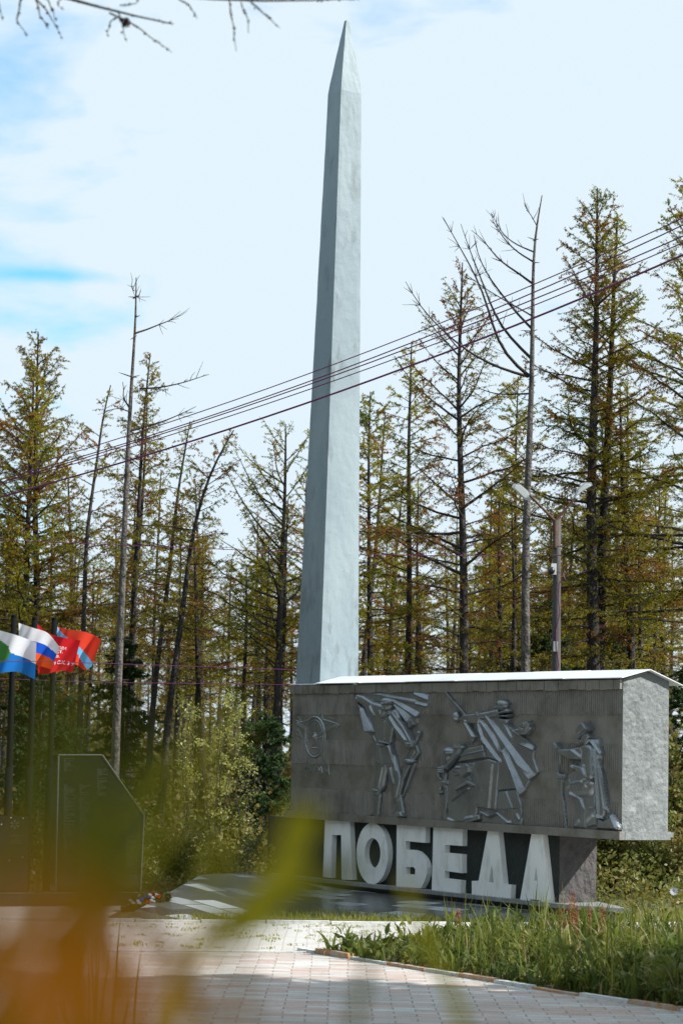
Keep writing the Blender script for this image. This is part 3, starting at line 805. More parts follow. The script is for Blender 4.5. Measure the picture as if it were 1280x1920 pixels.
s.limb([(700, 1160), (540, 1190), (440, 1240)], [0.16, 0.14, 0.10], 0.14); s.fold([(470, 1270), (600, 1360), (640, 1510)], 0.05, 0.05, 0.03)
s.fold([(470, 1125), (620, 1090)], 0.05, 0.05); s.fold([(690, 1135), (780, 1100)], 0.05, 0.05); s.fold([(650, 1185), (690, 1160)], 0.04, 0.03); s.limb([(710, 1470), (780, 1465)], 0.02, 0.13)
s.fold([(660, 1650), (760, 1560)], 0.06, 0.04); s.fold([(480, 1720), (550, 1650)], 0.04, 0.03)
s.poly([(840, 1605), (900, 1650), (1000, 1600), (1042, 1540), (1085, 1600), (1135, 1740), (1120, 1775), (800, 1765)], 0.11, 0.04); s.fold([(1020, 1550), (1110, 1770)], 0.06, 0.06, 0.04)
s.poly([(605, 590), (700, 555), (770, 640), (785, 980), (740, 1065), (640, 1060), (470, 1120), (400, 1010), (560, 900), (600, 800)], 0.13, 0.06)
s.fold([(695, 580), (745, 800), (730, 1000)], 0.07, 0.05, 0.04)
s.poly([(218, 605), (262, 560), (320, 628), (440, 628), (610, 595), (650, 690), (610, 795), (430, 790), (290, 700)], 0.14, 0.06)
s.fold([(470, 640), (610, 750)], 0.05, 0.05); s.ell(262, 610, 46, 46, 0.18); s.limb([(255, 565), (300, 610)], 0.025, 0.19)
s.limb([(730, 660), (755, 1000)], [0.10, 0.08], 0.2)
s.poly([(475, 885), (510, 835), (640, 878), (690, 870), (720, 950), (752, 1055), (700, 1060), (570, 960)], 0.20, 0.04); s.ell(515, 885, 44, 44, 0.23); s.fold([(650, 880), (700, 1000)], 0.05, 0.04)
s.limb([(278, 690), (270, 940)], 0.016, 0.06); s.poly([(258, 985), (265, 940), (300, 985), (392, 990), (386, 1056), (260, 1062)], 0.13, 0.02)
s.limb([(300, 1070), (305, 1290), (335, 1420), (375, 1745)], [0.05, 0.03, 0.03, 0.02], 0.08)
s.poly([(600, 470), (660, 400), (700, 400), (740, 470), (680, 575), (640, 565), (622, 540)], 0.15, 0.05); s.ell(625, 515, 12, 16, 0.17); s.limb([(590, 505), (612, 530)], 0.02, 0.14)
s.poly([(580, 492), (568, 350), (615, 262), (680, 248), (738, 358), (650, 420)], 0.22, 0.09)
s.line([(582, 488), (650, 425), (735, 362)], 0.018, 0.22)
s.poly([(655, 570), (740, 480), (780, 500), (720, 580), (690, 600)], 0.19, 0.03)
s.build('kneeling_soldier', 'helmeted soldier kneeling on one knee in a long cape beside his gun')

# ---- pier under the block, letters, plinth
pr = MB()
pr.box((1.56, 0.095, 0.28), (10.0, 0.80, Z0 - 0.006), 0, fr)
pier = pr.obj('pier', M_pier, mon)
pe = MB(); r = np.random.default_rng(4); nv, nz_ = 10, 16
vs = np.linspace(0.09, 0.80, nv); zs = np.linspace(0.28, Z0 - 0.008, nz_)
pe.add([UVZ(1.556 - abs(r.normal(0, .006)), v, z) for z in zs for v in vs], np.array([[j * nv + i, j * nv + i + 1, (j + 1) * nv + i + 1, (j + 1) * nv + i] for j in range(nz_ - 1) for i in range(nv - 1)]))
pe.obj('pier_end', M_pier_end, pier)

def letter(char, outer, holes, org, k):
    b = MB()
    loops = [[np.array(panel(org[0] + x * k, org[1] + y * k, 0.0)) for x, y in lp] for lp in [outer] + holes]
    flat = [p for lp in loops for p in lp]
    tri = tessellate_polygon([[Vector((p[0], p[1], 0)) for p in lp] for lp in loops])
    n = len(flat); dep = 0.10
    V = [UVZ(p[0], 0.0, p[1]) for p in flat] + [UVZ(p[0], dep, p[1]) for p in flat]
    F = []
    for t in tri:
        a, c, d = [flat[i] for i in t]
        cr = (c[0] - a[0]) * (d[1] - a[1]) - (c[1] - a[1]) * (d[0] - a[0])
        t = tuple(t) if cr > 0 else tuple(t)[::-1]
        F.append(t); F.append(tuple(i + n for i in t[::-1]))
    b.add(V, F)
    k0 = 0; Q = []
    for li, lp in enumerate(loops):
        m = len(lp)
        A_ = sum(lp[i - 1][0] * lp[i][1] - lp[i][0] * lp[i - 1][1] for i in range(m))
        for i in range(m):
            a, c = k0 + i, k0 + (i + 1) % m
            q = (a, a + n, c + n, c)
            ccw = A_ > 0
            if (li == 0) != ccw: q = q[::-1]
            Q.append(q)
        k0 += m
    b.add(V, Q)
    o = b.obj('letter', M_letter, pier)
    o['label'] = 'white block letter ' + char
Z4, K4, Z5, K5 = (590, 1530), .19531, (830, 1550), .24219
letter('П', [(97, 33), (335, 52), (358, 614), (256, 610), (252, 183), (166, 183), (156, 596), (78, 586)], [], Z4, K4)
oo = [(551 + 151 * math.cos(a), 360 + 296 * math.sin(a)) for a in np.linspace(0, 2 * np.pi, 40, endpoint=False)]
oi = [(553 + 76 * math.cos(a), 358 + 146 * math.sin(a)) for a in np.linspace(0, 2 * np.pi, 28, endpoint=False)]
letter('О', oo, [oi], Z4, K4)
bowl = [(935, 326), (985, 342), (1030, 385), (1060, 430), (1075, 490), (1072, 560), (1050, 630), (1016, 694)]
letter('Б', [(785, 82), (1062, 100), (1058, 258), (868, 240), (868, 322)] + bowl + [(780, 674)], [[(870, 490), (945, 490), (962, 510), (960, 562), (870, 560)]], Z4, K4)
letter('Е', [(-75, 4), (152, 14), (149, 150), (16, 140), (16, 202), (147, 214), (146, 360), (12, 342), (12, 400), (140, 416), (136, 517), (-88, 500)], [], Z5, K5)
letter('Д', [(345, 30), (428, 36), (468, 446), (527, 452), (522, 556), (222, 524), (222, 420), (275, 418)], [[(377, 288), (391, 433), (352, 430)]], Z5, K5)
letter('А', [(685, 50), (770, 55), (828, 594), (757, 588), (754, 570), (672, 562), (670, 580), (594, 570)], [[(718, 312), (732, 420), (703, 418)]], Z5, K5)

def prism(b, pl, z0, z1, m=0):
    n = len(pl); V = [UVZ(u, v, z0) for u, v in pl] + [UVZ(u, v, z1) for u, v in pl]
    A_ = sum(pl[i - 1][0] * pl[i][1] - pl[i][0] * pl[i - 1][1] for i in range(n))
    # (u, v) is a left-handed pair seen from above
    top = tuple(range(n, 2 * n)); sides = [(i, (i + 1) % n, n + (i + 1) % n, n + i) for i in range(n)]
    if A_ > 0: top = top[::-1]; sides = [q[::-1] for q in sides]
    b.add(V, [top] if False else [tuple(q) for q in sides], m)
    b.F.append((np.array([top]) + b.n - 2 * n, np.array([m])))
pf = MB()
PL = [(10.4, -0.12), (1.30, -0.12), (0.16, 0.32), (1.55, 0.88), (10.4, 0.88)]
prism(pf, PL, 0.222, 0.28)
pl = pf.obj('platform', M_slab_edge, mon)
pf = MB(); prism(pf, [(10.3, 0.0), (1.55, 0.0), (0.6, 0.40), (1.6, 0.80), (10.3, 0.80)], -0.02, 0.221)
pf.obj('platform_base', M_darkstone, pl)
# polished granite ramp in front of the platform, with a pattern of lighter slabs
def ramp_mat():
    m = mat('polished_grey_granite', (0.045, 0.05, 0.05), 0.24, spec=0.5)
    t = m.node_tree; N = t.nodes.new; L = t.links.new
    bs = [n for n in t.nodes if n.type == 'BSDF_PRINCIPLED'][0]
    co = N('ShaderNodeTexCoord'); mpn = N('ShaderNodeMapping'); mpn.inputs['Rotation'].default_value = (0, 0, R(52))
    L(co.outputs['Object'], mpn.inputs['Vector'])
    br = N('ShaderNodeTexBrick'); br.inputs['Color1'].default_value = (0, 0, 0, 1); br.inputs['Color2'].default_value = (1, 1, 1, 1)
    br.inputs['Mortar'].default_value = (0.0, 0.0, 0.0, 1); br.inputs['Scale'].default_value = 1; br.inputs['Mortar Size'].default_value = 0.018
    br.inputs['Brick Width'].default_value = 0.75; br.inputs['Row Height'].default_value = 0.42
    L(mpn.outputs[0], br.inputs['Vector'])
    cr = N('ShaderNodeValToRGB'); e = cr.color_ramp.elements
    e[0].position = 0.0; e[0].color = (0.05, 0.055, 0.052, 1); e[1].position = 1.0; e[1].color = (0.42, 0.46, 0.47, 1)
    x = e.new(0.55); x.color = (0.11, 0.118, 0.112, 1)
    L(br.outputs['Color'], cr.inputs['Fac']); L(cr.outputs['Color'], bs.inputs['Base Color'])
    ge = N('ShaderNodeNewGeometry'); ml = N('ShaderNodeVectorMath'); ml.operation = 'MULTIPLY_ADD'
    sb = N('ShaderNodeVectorMath'); sb.operation = 'SUBTRACT'; sb.inputs[1].default_value = (.5, .5, .5); L(br.outputs['Color'], sb.inputs[0])
    ml.inputs[1].default_value = (0.22, -0.16, 0.0); L(sb.outputs[0], ml.inputs[0]); L(ge.outputs['Normal'], ml.inputs[2])
    nm = N('ShaderNodeVectorMath'); nm.operation = 'NORMALIZE'; L(ml.outputs[0], nm.inputs[0]); L(nm.outputs[0], bs.inputs['Normal'])
    return m
rp = MB()
Gp = lambda px, py, z=0.02: on_ground(px, py, z)
P1 = Gp(228, 1722); P1b = Gp(330, 1724); P2 = Gp(470, 1718); P3 = Gp(640, 1716); P4 = UVZ(1.45, -0.5, 0.02)
T1 = Gp(378, 1640, 0.40); T2 = Gp(475, 1642, 0.36); T3 = UVZ(7.2, -0.13, 0.155); T4 = UVZ(1.35, -0.13, 0.15)
rp.add([P1, P1b, P2, P3, P4, T1, T2, T3, T4], [(0, 1, 5), (1, 2, 5), (2, 6, 5), (2, 3, 7), (2, 7, 6), (3, 4, 8), (3, 8, 7)])
dn = np.array([0, 0, -0.05]); back = UVZ(10.3, -0.1, 0.27)
rp.add([P1, P1b, P2, P3, P4] + [p * np.array([1, 1, 0]) + dn for p in (P1, P1b, P2, P3, P4)], [(i, i + 5, i + 6, i + 1) for i in range(4)])
rp.add([P1, T1, P1 * np.array([1, 1, 0]) + dn, T1 * np.array([1, 1, 0]) + dn], [(0, 1, 3, 2)])
rp.add([T1, T2, T3, back], [(0, 1, 2, 3)]); rp.add([T1, back, T1 * np.array([1, 1, 0]), back * np.array([1, 1, 0])], [(0, 2, 3, 1)])
rp.obj('granite_ramp', ramp_mat(), mon)

# ------------------------------------------------------------------ memorial wall on the left
def memorial():
    n = np.array([math.sin(R(24)), -math.cos(R(24)), 0.0])
    P0 = np.array([-3.02, 38.0, 0.0])
    t = thing('memorial_wall', 'tall black granite memorial wall with a cut corner and columns of engraved names', 'memorial', tuple(P0))
    f = lambda px, py: on_plane(px, py, P0, n)
    poly = [f(*p) for p in ((110, 1416), (192, 1416), (270, 1529), (263, 1673), (104, 1673))]
    dep = -n * 0.26
    b = MB(); m = len(poly)
    b.add(poly + [p + dep for p in poly], [tuple(range(m))[::-1], tuple(range(m, 2 * m))] + [(i, (i + 1) % m, m + (i + 1) % m, m + i) for i in range(m)])
    b.obj('slab', M_black, t)
    tr = MB()
    for i in (0, 1, 2, 4):
        a, c = poly[i] + n * 0.004, poly[(i + 1) % m] + n * 0.004
        tr.tubes([a, (a + c) / 2, c], [0.017] * 3, 4)
    tr.obj('edge_trim', M_trim, t)
    tx = np.array([math.cos(R(24)), math.sin(R(24)), 0.0])
    bb = MB()
    c = f(262, 1673) * np.array([1, 1, 0]) + tx * 0.03
    q = [c + n * 0.12, c - tx * 3.2 + n * 0.12, c - tx * 3.2 - n * 0.45, c - n * 0.45]
    ztop = f(180, 1673)[2] - 0.005
    bb.add([p for p in q] + [p + np.array([0, 0, ztop]) for p in q], [(4, 5, 6, 7)[::-1], (0, 1, 5, 4)[::-1], (1, 2, 6, 5)[::-1], (2, 3, 7, 6)[::-1], (3, 0, 4, 7)[::-1]])
    bs = bb.obj('plinth', M_darkstone, t)
    e = MB(); e.tubes([q[0] + np.array([0, 0, ztop]), (q[0] + q[1]) / 2 + np.array([0, 0, ztop]), q[1] + np.array([0, 0, ztop])], [0.014] * 3, 4)
    e.obj('plinth_edge', M_trim, bs)
    # columns of short engraved rows
    r = np.random.default_rng(8); g = MB()
    for (x0, x1, y0, y1) in ((121, 142, 1422, 1446), (183, 202, 1440, 1492), (206, 224, 1598, 1668), (238, 259, 1568, 1668), (150, 172, 1470, 1660), (120, 142, 1470, 1660)):
        y = y0
        while y < y1:
            x = x0
            while x < x1 - 1.2:
                w = r.uniform(1.5, 4.5)
                if x + w > x1: break
                p = [f(x, y), f(x + w, y), f(x + w, y + 0.75), f(x, y + 0.75)]
                g.add([v + n * 0.0025 for v in p], [(0, 3, 2, 1)]); x += w + 0.7
                if r.random() < 0.25: break
            y += 1.95
    o = g.obj('engraved_names', M_engrave, t); o['kind'] = 'stuff'
memorial()
def stone2():
    n = np.array([math.sin(R(12)), -math.cos(R(12)), 0.0]); P0 = np.array([-4.6, 37.2, 0.0])
    t = thing('memorial_stone', 'lower black granite stone with a six petal emblem at the left edge', 'memorial', tuple(P0))
    f = lambda px, py: on_plane(px, py, P0, n)
    poly = [f(*p) for p in ((-60, 1529), (54, 1530), (52, 1690), (-62, 1690))]; dep = -n * 0.2
    b = MB(); m = 4
    b.add(poly + [p + dep for p in poly], [tuple(range(m))[::-1], tuple(range(m, 2 * m))] + [(i, (i + 1) % m, m + (i + 1) % m, m + i) for i in range(m)])
    b.obj('slab', M_black, t)
    g = MB(); cx, cy = 28.3, 1546
    for k in range(6):
        a = math.pi / 2 + k * math.pi / 3
        pts = []
        for da, rr in ((-.30, 5.2), (-.34, 7.6), (0, 9.2), (.34, 7.6), (.30, 5.2), (0, 3.8)):
            pts.append(f(cx + rr * math.cos(a + da), cy - rr * math.sin(a + da)) + n * 0.003)
        g.add(pts, [tuple(range(6))])
    for rr0, rr1 in ((2.6, 3.6),):
        ring = [f(cx + rr * math.cos(a), cy - rr * math.sin(a)) + n * 0.003 for a in np.linspace(0, 2 * np.pi, 16, endpoint=False) for rr in (rr0, rr1)]
        g.add(ring, [(2 * i, 2 * i + 1, (2 * i + 3) % 32, (2 * i + 2) % 32) for i in range(16)])
    g.obj('emblem', M_engrave, t)
    g = MB(); r = np.random.default_rng(6)
    for y, x0, x1 in ((1566, 18, 45), (1571.5, 29, 33), (1575.5, 23, 39), (1580, 21, 40)):
        x = x0
        while x < x1:
            w = r.uniform(.8, 1.9)
            p = [f(x, y), f(x + w, y), f(x + w, y + r.uniform(1.3, 2.0)), f(x, y + 1.5)]
            g.add([v + n * 0.003 for v in p], [(0, 3, 2, 1)]); x += w + .5
    o = g.obj('engraved_lines', M_engrave, t); o['kind'] = 'stuff'
    for px, py in ((21, 1533), (44, 1534), (17.5, 1613), (43, 1607), (3.5, 1545.5)):
        c = f(px, py) + n * 0.004; th = np.linspace(0, 2 * np.pi, 8, endpoint=False)
        e1 = np.array([n[1], -n[0], 0]) * -1
        g = MB(); g.add([c + e1 * .009 * math.cos(a) + np.array([0, 0, .009 * math.sin(a)]) for a in th], [tuple(range(8))]); g.obj('fixing_stud', M_white, t)
stone2()

# ------------------------------------------------------------------ flag poles and flags
def pole(px0, py0, px1, py1, y, label):
    a, c = at(px0, py0, y), at(px1, py1, y)
    d = (c - a); bot = a + d * ((0 - a[2]) / d[2])
    t = thing('flagpole', label, 'flagpole', tuple(bot), 'flagpoles beside the memorial wall')
    b = MB(); b.tubes(np.array([bot + (a - bot) * k for k in (0, .3, .6, 1)]), [0.058, 0.055, 0.05, 0.045], 12, caps=True); b.obj('shaft', M_polemetal, t, smooth=True)
    e = MB(); e.tubes(np.array([bot + (a - bot) * k for k in (.0, .46)]), [0.066, 0.066], 12, caps=True); e.obj('sleeve', M_polemetal, t, smooth=True)
    k = MB(); k.tubes(np.array([a, a + np.array([0, 0, .03]), a + np.array([0, 0, .05])]), [0.05, 0.045, 0.005], 10, caps=True); k.obj('cap', M_polemetal, t)
    return t
pole(27, 1157, 15, 1530, 39.5, 'dark flagpole with the white blue and red striped flag')
pole(66, 1161, 57, 1420, 39.9, 'dark flagpole carrying the red lettered banner')
pole(102.5, 1162, 95, 1415, 40.3, 'dark flagpole rising behind the memorial wall, red and light blue flag')
def lerp_curve(P, t):
    P = np.array(P, float); s = np.linspace(0, 1, len(P))
    # smooth through the points
    ts = np.clip(t, 0, 1); i = np.clip((ts * (len(P) - 1)).astype(int), 0, len(P) - 2); f = ts * (len(P) - 1) - i
    m = np.gradient(P, axis=0)
    h00 = 2 * f**3 - 3 * f**2 + 1; h10 = f**3 - 2 * f**2 + f; h01 = -2 * f**3 + 3 * f**2; h11 = f**3 - f**2
    return h00[:, None] * P[i] + h10[:, None] * m[i] + h01[:, None] * P[i + 1] + h11[:, None] * m[i + 1]
def flag(label, top, bot, y, pick, mats, wave, text=None, nu=56, nv=34):
    """cloth between a top and a bottom edge (both traced hoist to fly), hung at distance y with ripples in depth"""
    def surf(u, v, off=0.0):
        u = np.asarray(u, float); v = np.asarray(v, float)
        T = lerp_curve(top, u); B = lerp_curve(bot, u)
        P2 = T * (1 - v)[:, None] + B * v[:, None]
        dep = y + wave[0] * u ** 0.7 * np.sin(wave[1] * u * 2 * np.pi + wave[2] + 1.4 * v) + 0.02 * np.sin(17 * u + 5 * v) + off
        return np.array([at(p[0], p[1], d) for p, d in zip(P2, dep)])
    U, Vv = np.meshgrid(np.linspace(0, 1, nu), np.linspace(0, 1, nv))
    V = surf(U.ravel(), Vv.ravel())
    idx = np.arange(nu * nv).reshape(nv, nu)
    F = np.stack([idx[:-1, :-1], idx[1:, :-1], idx[1:, 1:], idx[:-1, 1:]], -1).reshape(-1, 4)
    uc = ((U[:-1, :-1] + U[1:, 1:]) / 2).ravel(); vc = ((Vv[:-1, :-1] + Vv[1:, 1:]) / 2).ravel()
    b = MB(); b.add(V, F, np.array([pick(a, c) for a, c in zip(uc, vc)]))
    o = b.obj('flag', mats, smooth=True)
    tag(o, label, 'flag', 'flags flying beside the memorial wall')
    for (s, u0, v0, size, italic) in text or []:
        cu = bpy.data.curves.new('lettering', 'FONT'); cu.body = s; cu.size = 1; cu.shear = italic; cu.offset = 0.02; cu.resolution_u = 2
        tmp = bpy.data.objects.new('lettering', cu); COL.objects.link(tmp)
        me = bpy.data.meshes.new_from_object(tmp.evaluated_get(bpy.context.evaluated_depsgraph_get()))
        COL.objects.unlink(tmp); bpy.data.objects.remove(tmp)
        co = np.array([v.co[:] for v in me.vertices])
        P = surf(u0 + co[:, 0] * size, v0 - co[:, 1] * size * 1.15, -0.012)
        me.vertices.foreach_set('co', P.astype(np.float32).ravel()); me.materials.clear(); me.materials.append(F_white); me.update()
        link('lettering', me, o)
    return o
flag('white green and blue flag with white on top, cut by the left edge', [(-42, 1172), (0, 1182), (35, 1192), (69, 1205)], [(-44, 1268), (0, 1262), (34, 1260), (66, 1274)], 39.2,
     lambda u, v: 0 if u < 0.40 + 0.12 * (1 - abs(2 * v - 1)) and abs(2 * v - 1) < 1.1 - u * 1.6 else (1 if v < 0.53 + 0.10 * max(0, u - .6) else 2), [F_green, F_white, F_azure], (0.10, 1.3, 0.5))
flag('white, blue and red striped flag between the leftmost flag and the red banner', [(35.5, 1168), (62, 1177), (90, 1187), (112, 1213)], [(37, 1246), (60, 1245), (80, 1250), (96, 1255)], 39.5,
     lambda u, v: 0 if v < 0.40 - 0.06 * u else (1 if v < 0.70 - 0.06 * u else 2), [F_white, F_blue, F_orange], (0.10, 1.2, 2.2))
flag('plain red banner with white lettering', [(70, 1170), (97, 1189), (124, 1196), (151, 1201)], [(72, 1264), (92, 1263), (112, 1257), (136, 1261)], 39.9,
     lambda u, v: 0, [F_red], (0.06, 1.2, 0.7),
     [('КУТУЗОВА', 0.20, 0.36, 0.10, 0.3), ('II ст.', 0.40, 0.475, 0.13, 0), ('див.', 0.36, 0.60, 0.12, 0), ('79 С.К. 3 У.А.', 0.40, 0.80, 0.125, 0.0)])
def pick4(u, v):
    d = v - (0.02 + 0.86 * u)
    return 1 if -0.02 < d < 0.30 and not (0.42 < u < .5 and v > .66) else 0
flag('scarlet flag crossed by a light blue diagonal band, farthest right', [(108, 1175), (128, 1180), (165, 1186), (191, 1199)], [(106, 1262), (140, 1246), (158, 1256), (172, 1250)], 40.3,
     pick4, [F_scarlet, F_sky], (0.08, 1.4, 1.0))

# ------------------------------------------------------------------ wreath
def wreath():
    c = on_ground(258, 1702, 0.06)
    t = thing('wreath', 'oval wreath of red, white and blue flowers lying against the granite ramp', 'wreath', tuple(c))
    r = np.random.default_rng(12)
    ax = np.array([0.86, 0.45, 0.24]); ax /= np.linalg.norm(ax)
    nn = np.array([-0.3, -0.55, 0.78]); nn -= ax * (ax @ nn); nn /= np.linalg.norm(nn)
    ay = np.cross(nn, ax)
    c = c + ax * 0.15 + nn * 0.02
    th = np.linspace(0, 2 * np.pi, 25)
    C = np.array([c + ax * 0.30 * math.cos(a) + ay * 0.15 * math.sin(a) for a in th])
    b = MB(); b.tubes(C, [0.05] * 25, 7)
    pts = C[r.integers(0, 25, 1500)] + r.normal(0, 0.045, (1500, 3)); b.tris(pts, 0.07, r, quad=True)
    b.obj('foliage', M_spruce, t)
    mats = [F_white, F_red, F_orange, F_blue]
    for i in range(34):
        a = r.uniform(0, 2 * np.pi); k = r.uniform(0.35, 1.05)
        p = c + ax * 0.30 * k * math.cos(a) + ay * 0.16 * k * math.sin(a) + nn * (0.05 + r.uniform(0, .03))
        m = mats[r.choice(4, p=[.38, .26, .2, .16])]
        f = MB(); rad = r.uniform(0.028, 0.042)
        for ring, tilt in ((6, .35), (5, .8), (4, 1.2)):
            for j in range(ring):
                aa = j * 2 * np.pi / ring + tilt; d = (ax * math.cos(aa) + ay * math.sin(aa)) * math.cos(tilt) + nn * math.sin(tilt)
                sdv = np.cross(d, nn); sdv /= np.linalg.norm(sdv) + 1e-9
                f.add([p, p + d * rad * .6 + sdv * rad * .5, p + d * rad * 1.05, p + d * rad * .6 - sdv * rad * .5], [(0, 1, 2, 3)])
        f.obj('flower', m, t)
wreath()

# ------------------------------------------------------------------ street lamp
def street_lamp():
    Y = 47.5
    base = at(1045, 1600, Y); base[2] = 0.0; top = at(1043.5, 972, Y); base[0] = top[0] + 0.05; base[1] = Y
    t = thing('street_lamp', 'street lamp with two pale heads on a weathered wooden pole', 'street lamp', tuple(base))
    b = MB(); b.tubes(np.array([base + (top - base) * k for k in np.linspace(0, 1, 8)]), np.linspace(0.104, 0.078, 8), 14, caps=True)
    b.obj('pole', M_wood, t, smooth=True)
    s = MB(); p = at(1040, 975, Y - 0.1); q = at(1040, 1027, Y - 0.1); q2 = at(1041, 1050, Y - .1)
    s.tubes(np.array([q, p]), [0.05, 0.05], 8, caps=True)
    for py in (1024, 1041):
        s.tubes(np.array([at(1030, py, Y - 0.13), at(1056, py, Y - 0.13)]), [0.012, 0.012], 6, caps=True)
    br = s.obj('bracket', M_rustmetal, t)
    for pa, pb in (((1039, 976), (992, 928)), ((1041, 976), (1078, 934))):
        a, c = at(*pa, Y - 0.1), at(*pb, Y - 0.1)
        m = MB(); m.tubes(np.array([a, (a + c) / 2, c]), [0.028, 0.026, 0.026], 8); m.obj('arm', M_rustmetal, br)
    for (pts, sg) in ((((998, 938), (985, 938), (959, 913), (963, 907), (975, 908), (990, 921)), 1), (((1074, 936), (1090, 922), (1110, 910), (1108, 905), (1096, 905), (1082, 918)), -1)):
        # housing: an outline with thickness, lens underneath
        P = [at(*p, Y - 0.10) for p in pts]; n = len(P); d = np.array([0, 0.16, 0.02])
        c = sum(P) / n
        h = MB(); h.add(P + [p + d for p in P] , [tuple(range(n)), tuple(range(n, 2 * n))[::-1]] + [(i, (i + 1) % n, n + (i + 1) % n, n + i) for i in range(n)])
        hd = h.obj('lamp_head', M_lamp, t)
        l = MB(); l.add([c + (p - c) * 0.74 - np.array([0, 0.012, 0]) for p in P] + [c + (p - c) * 0.78 for p in P], [tuple(range(n))] + [(i, (i + 1) % n, n + (i + 1) % n, n + i) for i in range(n)])
        l.obj('lens', M_lamplens, hd)
    m = MB(); c = at(1037.5, 1066, Y - 0.14)
    m.box((c[0] - .05, c[1] - .03, c[2] - .12), (c[0] + .05, c[1] + .05, c[2] + .10)); cb = m.obj('camera_mount', M_white, t)
    m = MB(); d = at(1033.5, 1070, Y - 0.2); th = np.linspace(-np.pi / 2, np.pi / 2, 6)
    m.tubes(np.array([d + np.array([0, 0, 0.075 * math.sin(a)]) for a in th]), 0.065 * np.cos(th) + 0.003, 10); m.obj('camera_dome', M_darkplastic, cb, smooth=True)
    m = MB()
    cab = [(1037, 1080), (1041, 1072), (1055, 1076), (1058, 1085), (1048, 1092), (1046, 1120), (1049, 1150), (1042, 1180), (1042, 1210), (1047, 1245), (1042, 1262)]
    m.tubes(np.array([at(*p, Y - 0.12) for p in cab]), [0.012] * len(cab), 5); m.obj('cable', M_wire, t)
    m = MB(); a = at(1041, 1212, Y - .115)
    m.box((a[0] - .045, a[1] - .01, a[2] - .1), (a[0] + .045, a[1] + .01, a[2] + .1)); m.obj('number_plate', M_lamp, t)
street_lamp()

# ------------------------------------------------------------------ overhead cables
def cable(label, P, ys, rad):
    xs = np.array([p[0] for p in P], float); yy = np.array([p[1] for p in P], float)
    cf = np.polyfit(xs, yy, 2)
    X = np.linspace(-700, 1900, 40)
    dep = np.interp(X, [0, 1280], ys); dep = ys[0] + (ys[1] - ys[0]) * X / 1280
    C = np.array([at(x, np.polyval(cf, x), d) for x, d in zip(X, dep)])
    b = MB(); b.tubes(C, [rad] * 40, 6); o = b.obj('overhead_cable', M_wire, smooth=True)
    tag(o, label, 'cable', 'overhead cables crossing in front of the obelisk')
cable('topmost thin cable of the bundle crossing the obelisk', [(1280, 409), (670, 662), (340, 790), (0, 887)], (39, 30), 0.0075)
cable('second cable from the top of the bundle crossing the obelisk', [(1280, 422), (670, 680), (340, 800), (0, 899)], (39, 30), 0.0085)
cable('middle cable of the bundle crossing the obelisk', [(1280, 443), (670, 686), (340, 805), (0, 904)], (39, 30), 0.0085)
cable('second cable from the bottom, thin, just above the thick one', [(1280, 455), (670, 697), (340, 811), (0, 908)], (39, 30), 0.0075)
cable('thick lowest cable of the bundle crossing the obelisk', [(1280, 478), (670, 720), (340, 836), (0, 931)], (39, 30), 0.014)
def low_wire(label, pts, y, rad):
    C = np.array([at(*p, y) for p in pts]); b = MB(); b.tubes(C, [rad] * len(C), 4)
    tag(b.obj('thin_wire', M_wire), label, 'wire')
low_wire('thin grey wire running left from the lamp pole behind the obelisk', [(1034, 1043), (840, 1042), (660, 1040), (492, 1033), (330, 1026), (160, 1019), (-80, 1009)], 47.5, 0.007)
low_wire('thin wire just below the flags, upper of two', [(-60, 1240), (70, 1240), (200, 1244), (560, 1256)], 38.5, 0.0055)
low_wire('thin wire well below the flags, lower of two', [(-60, 1272), (0, 1272), (160, 1279), (300, 1281), (560, 1284)], 41.5, 0.0055)

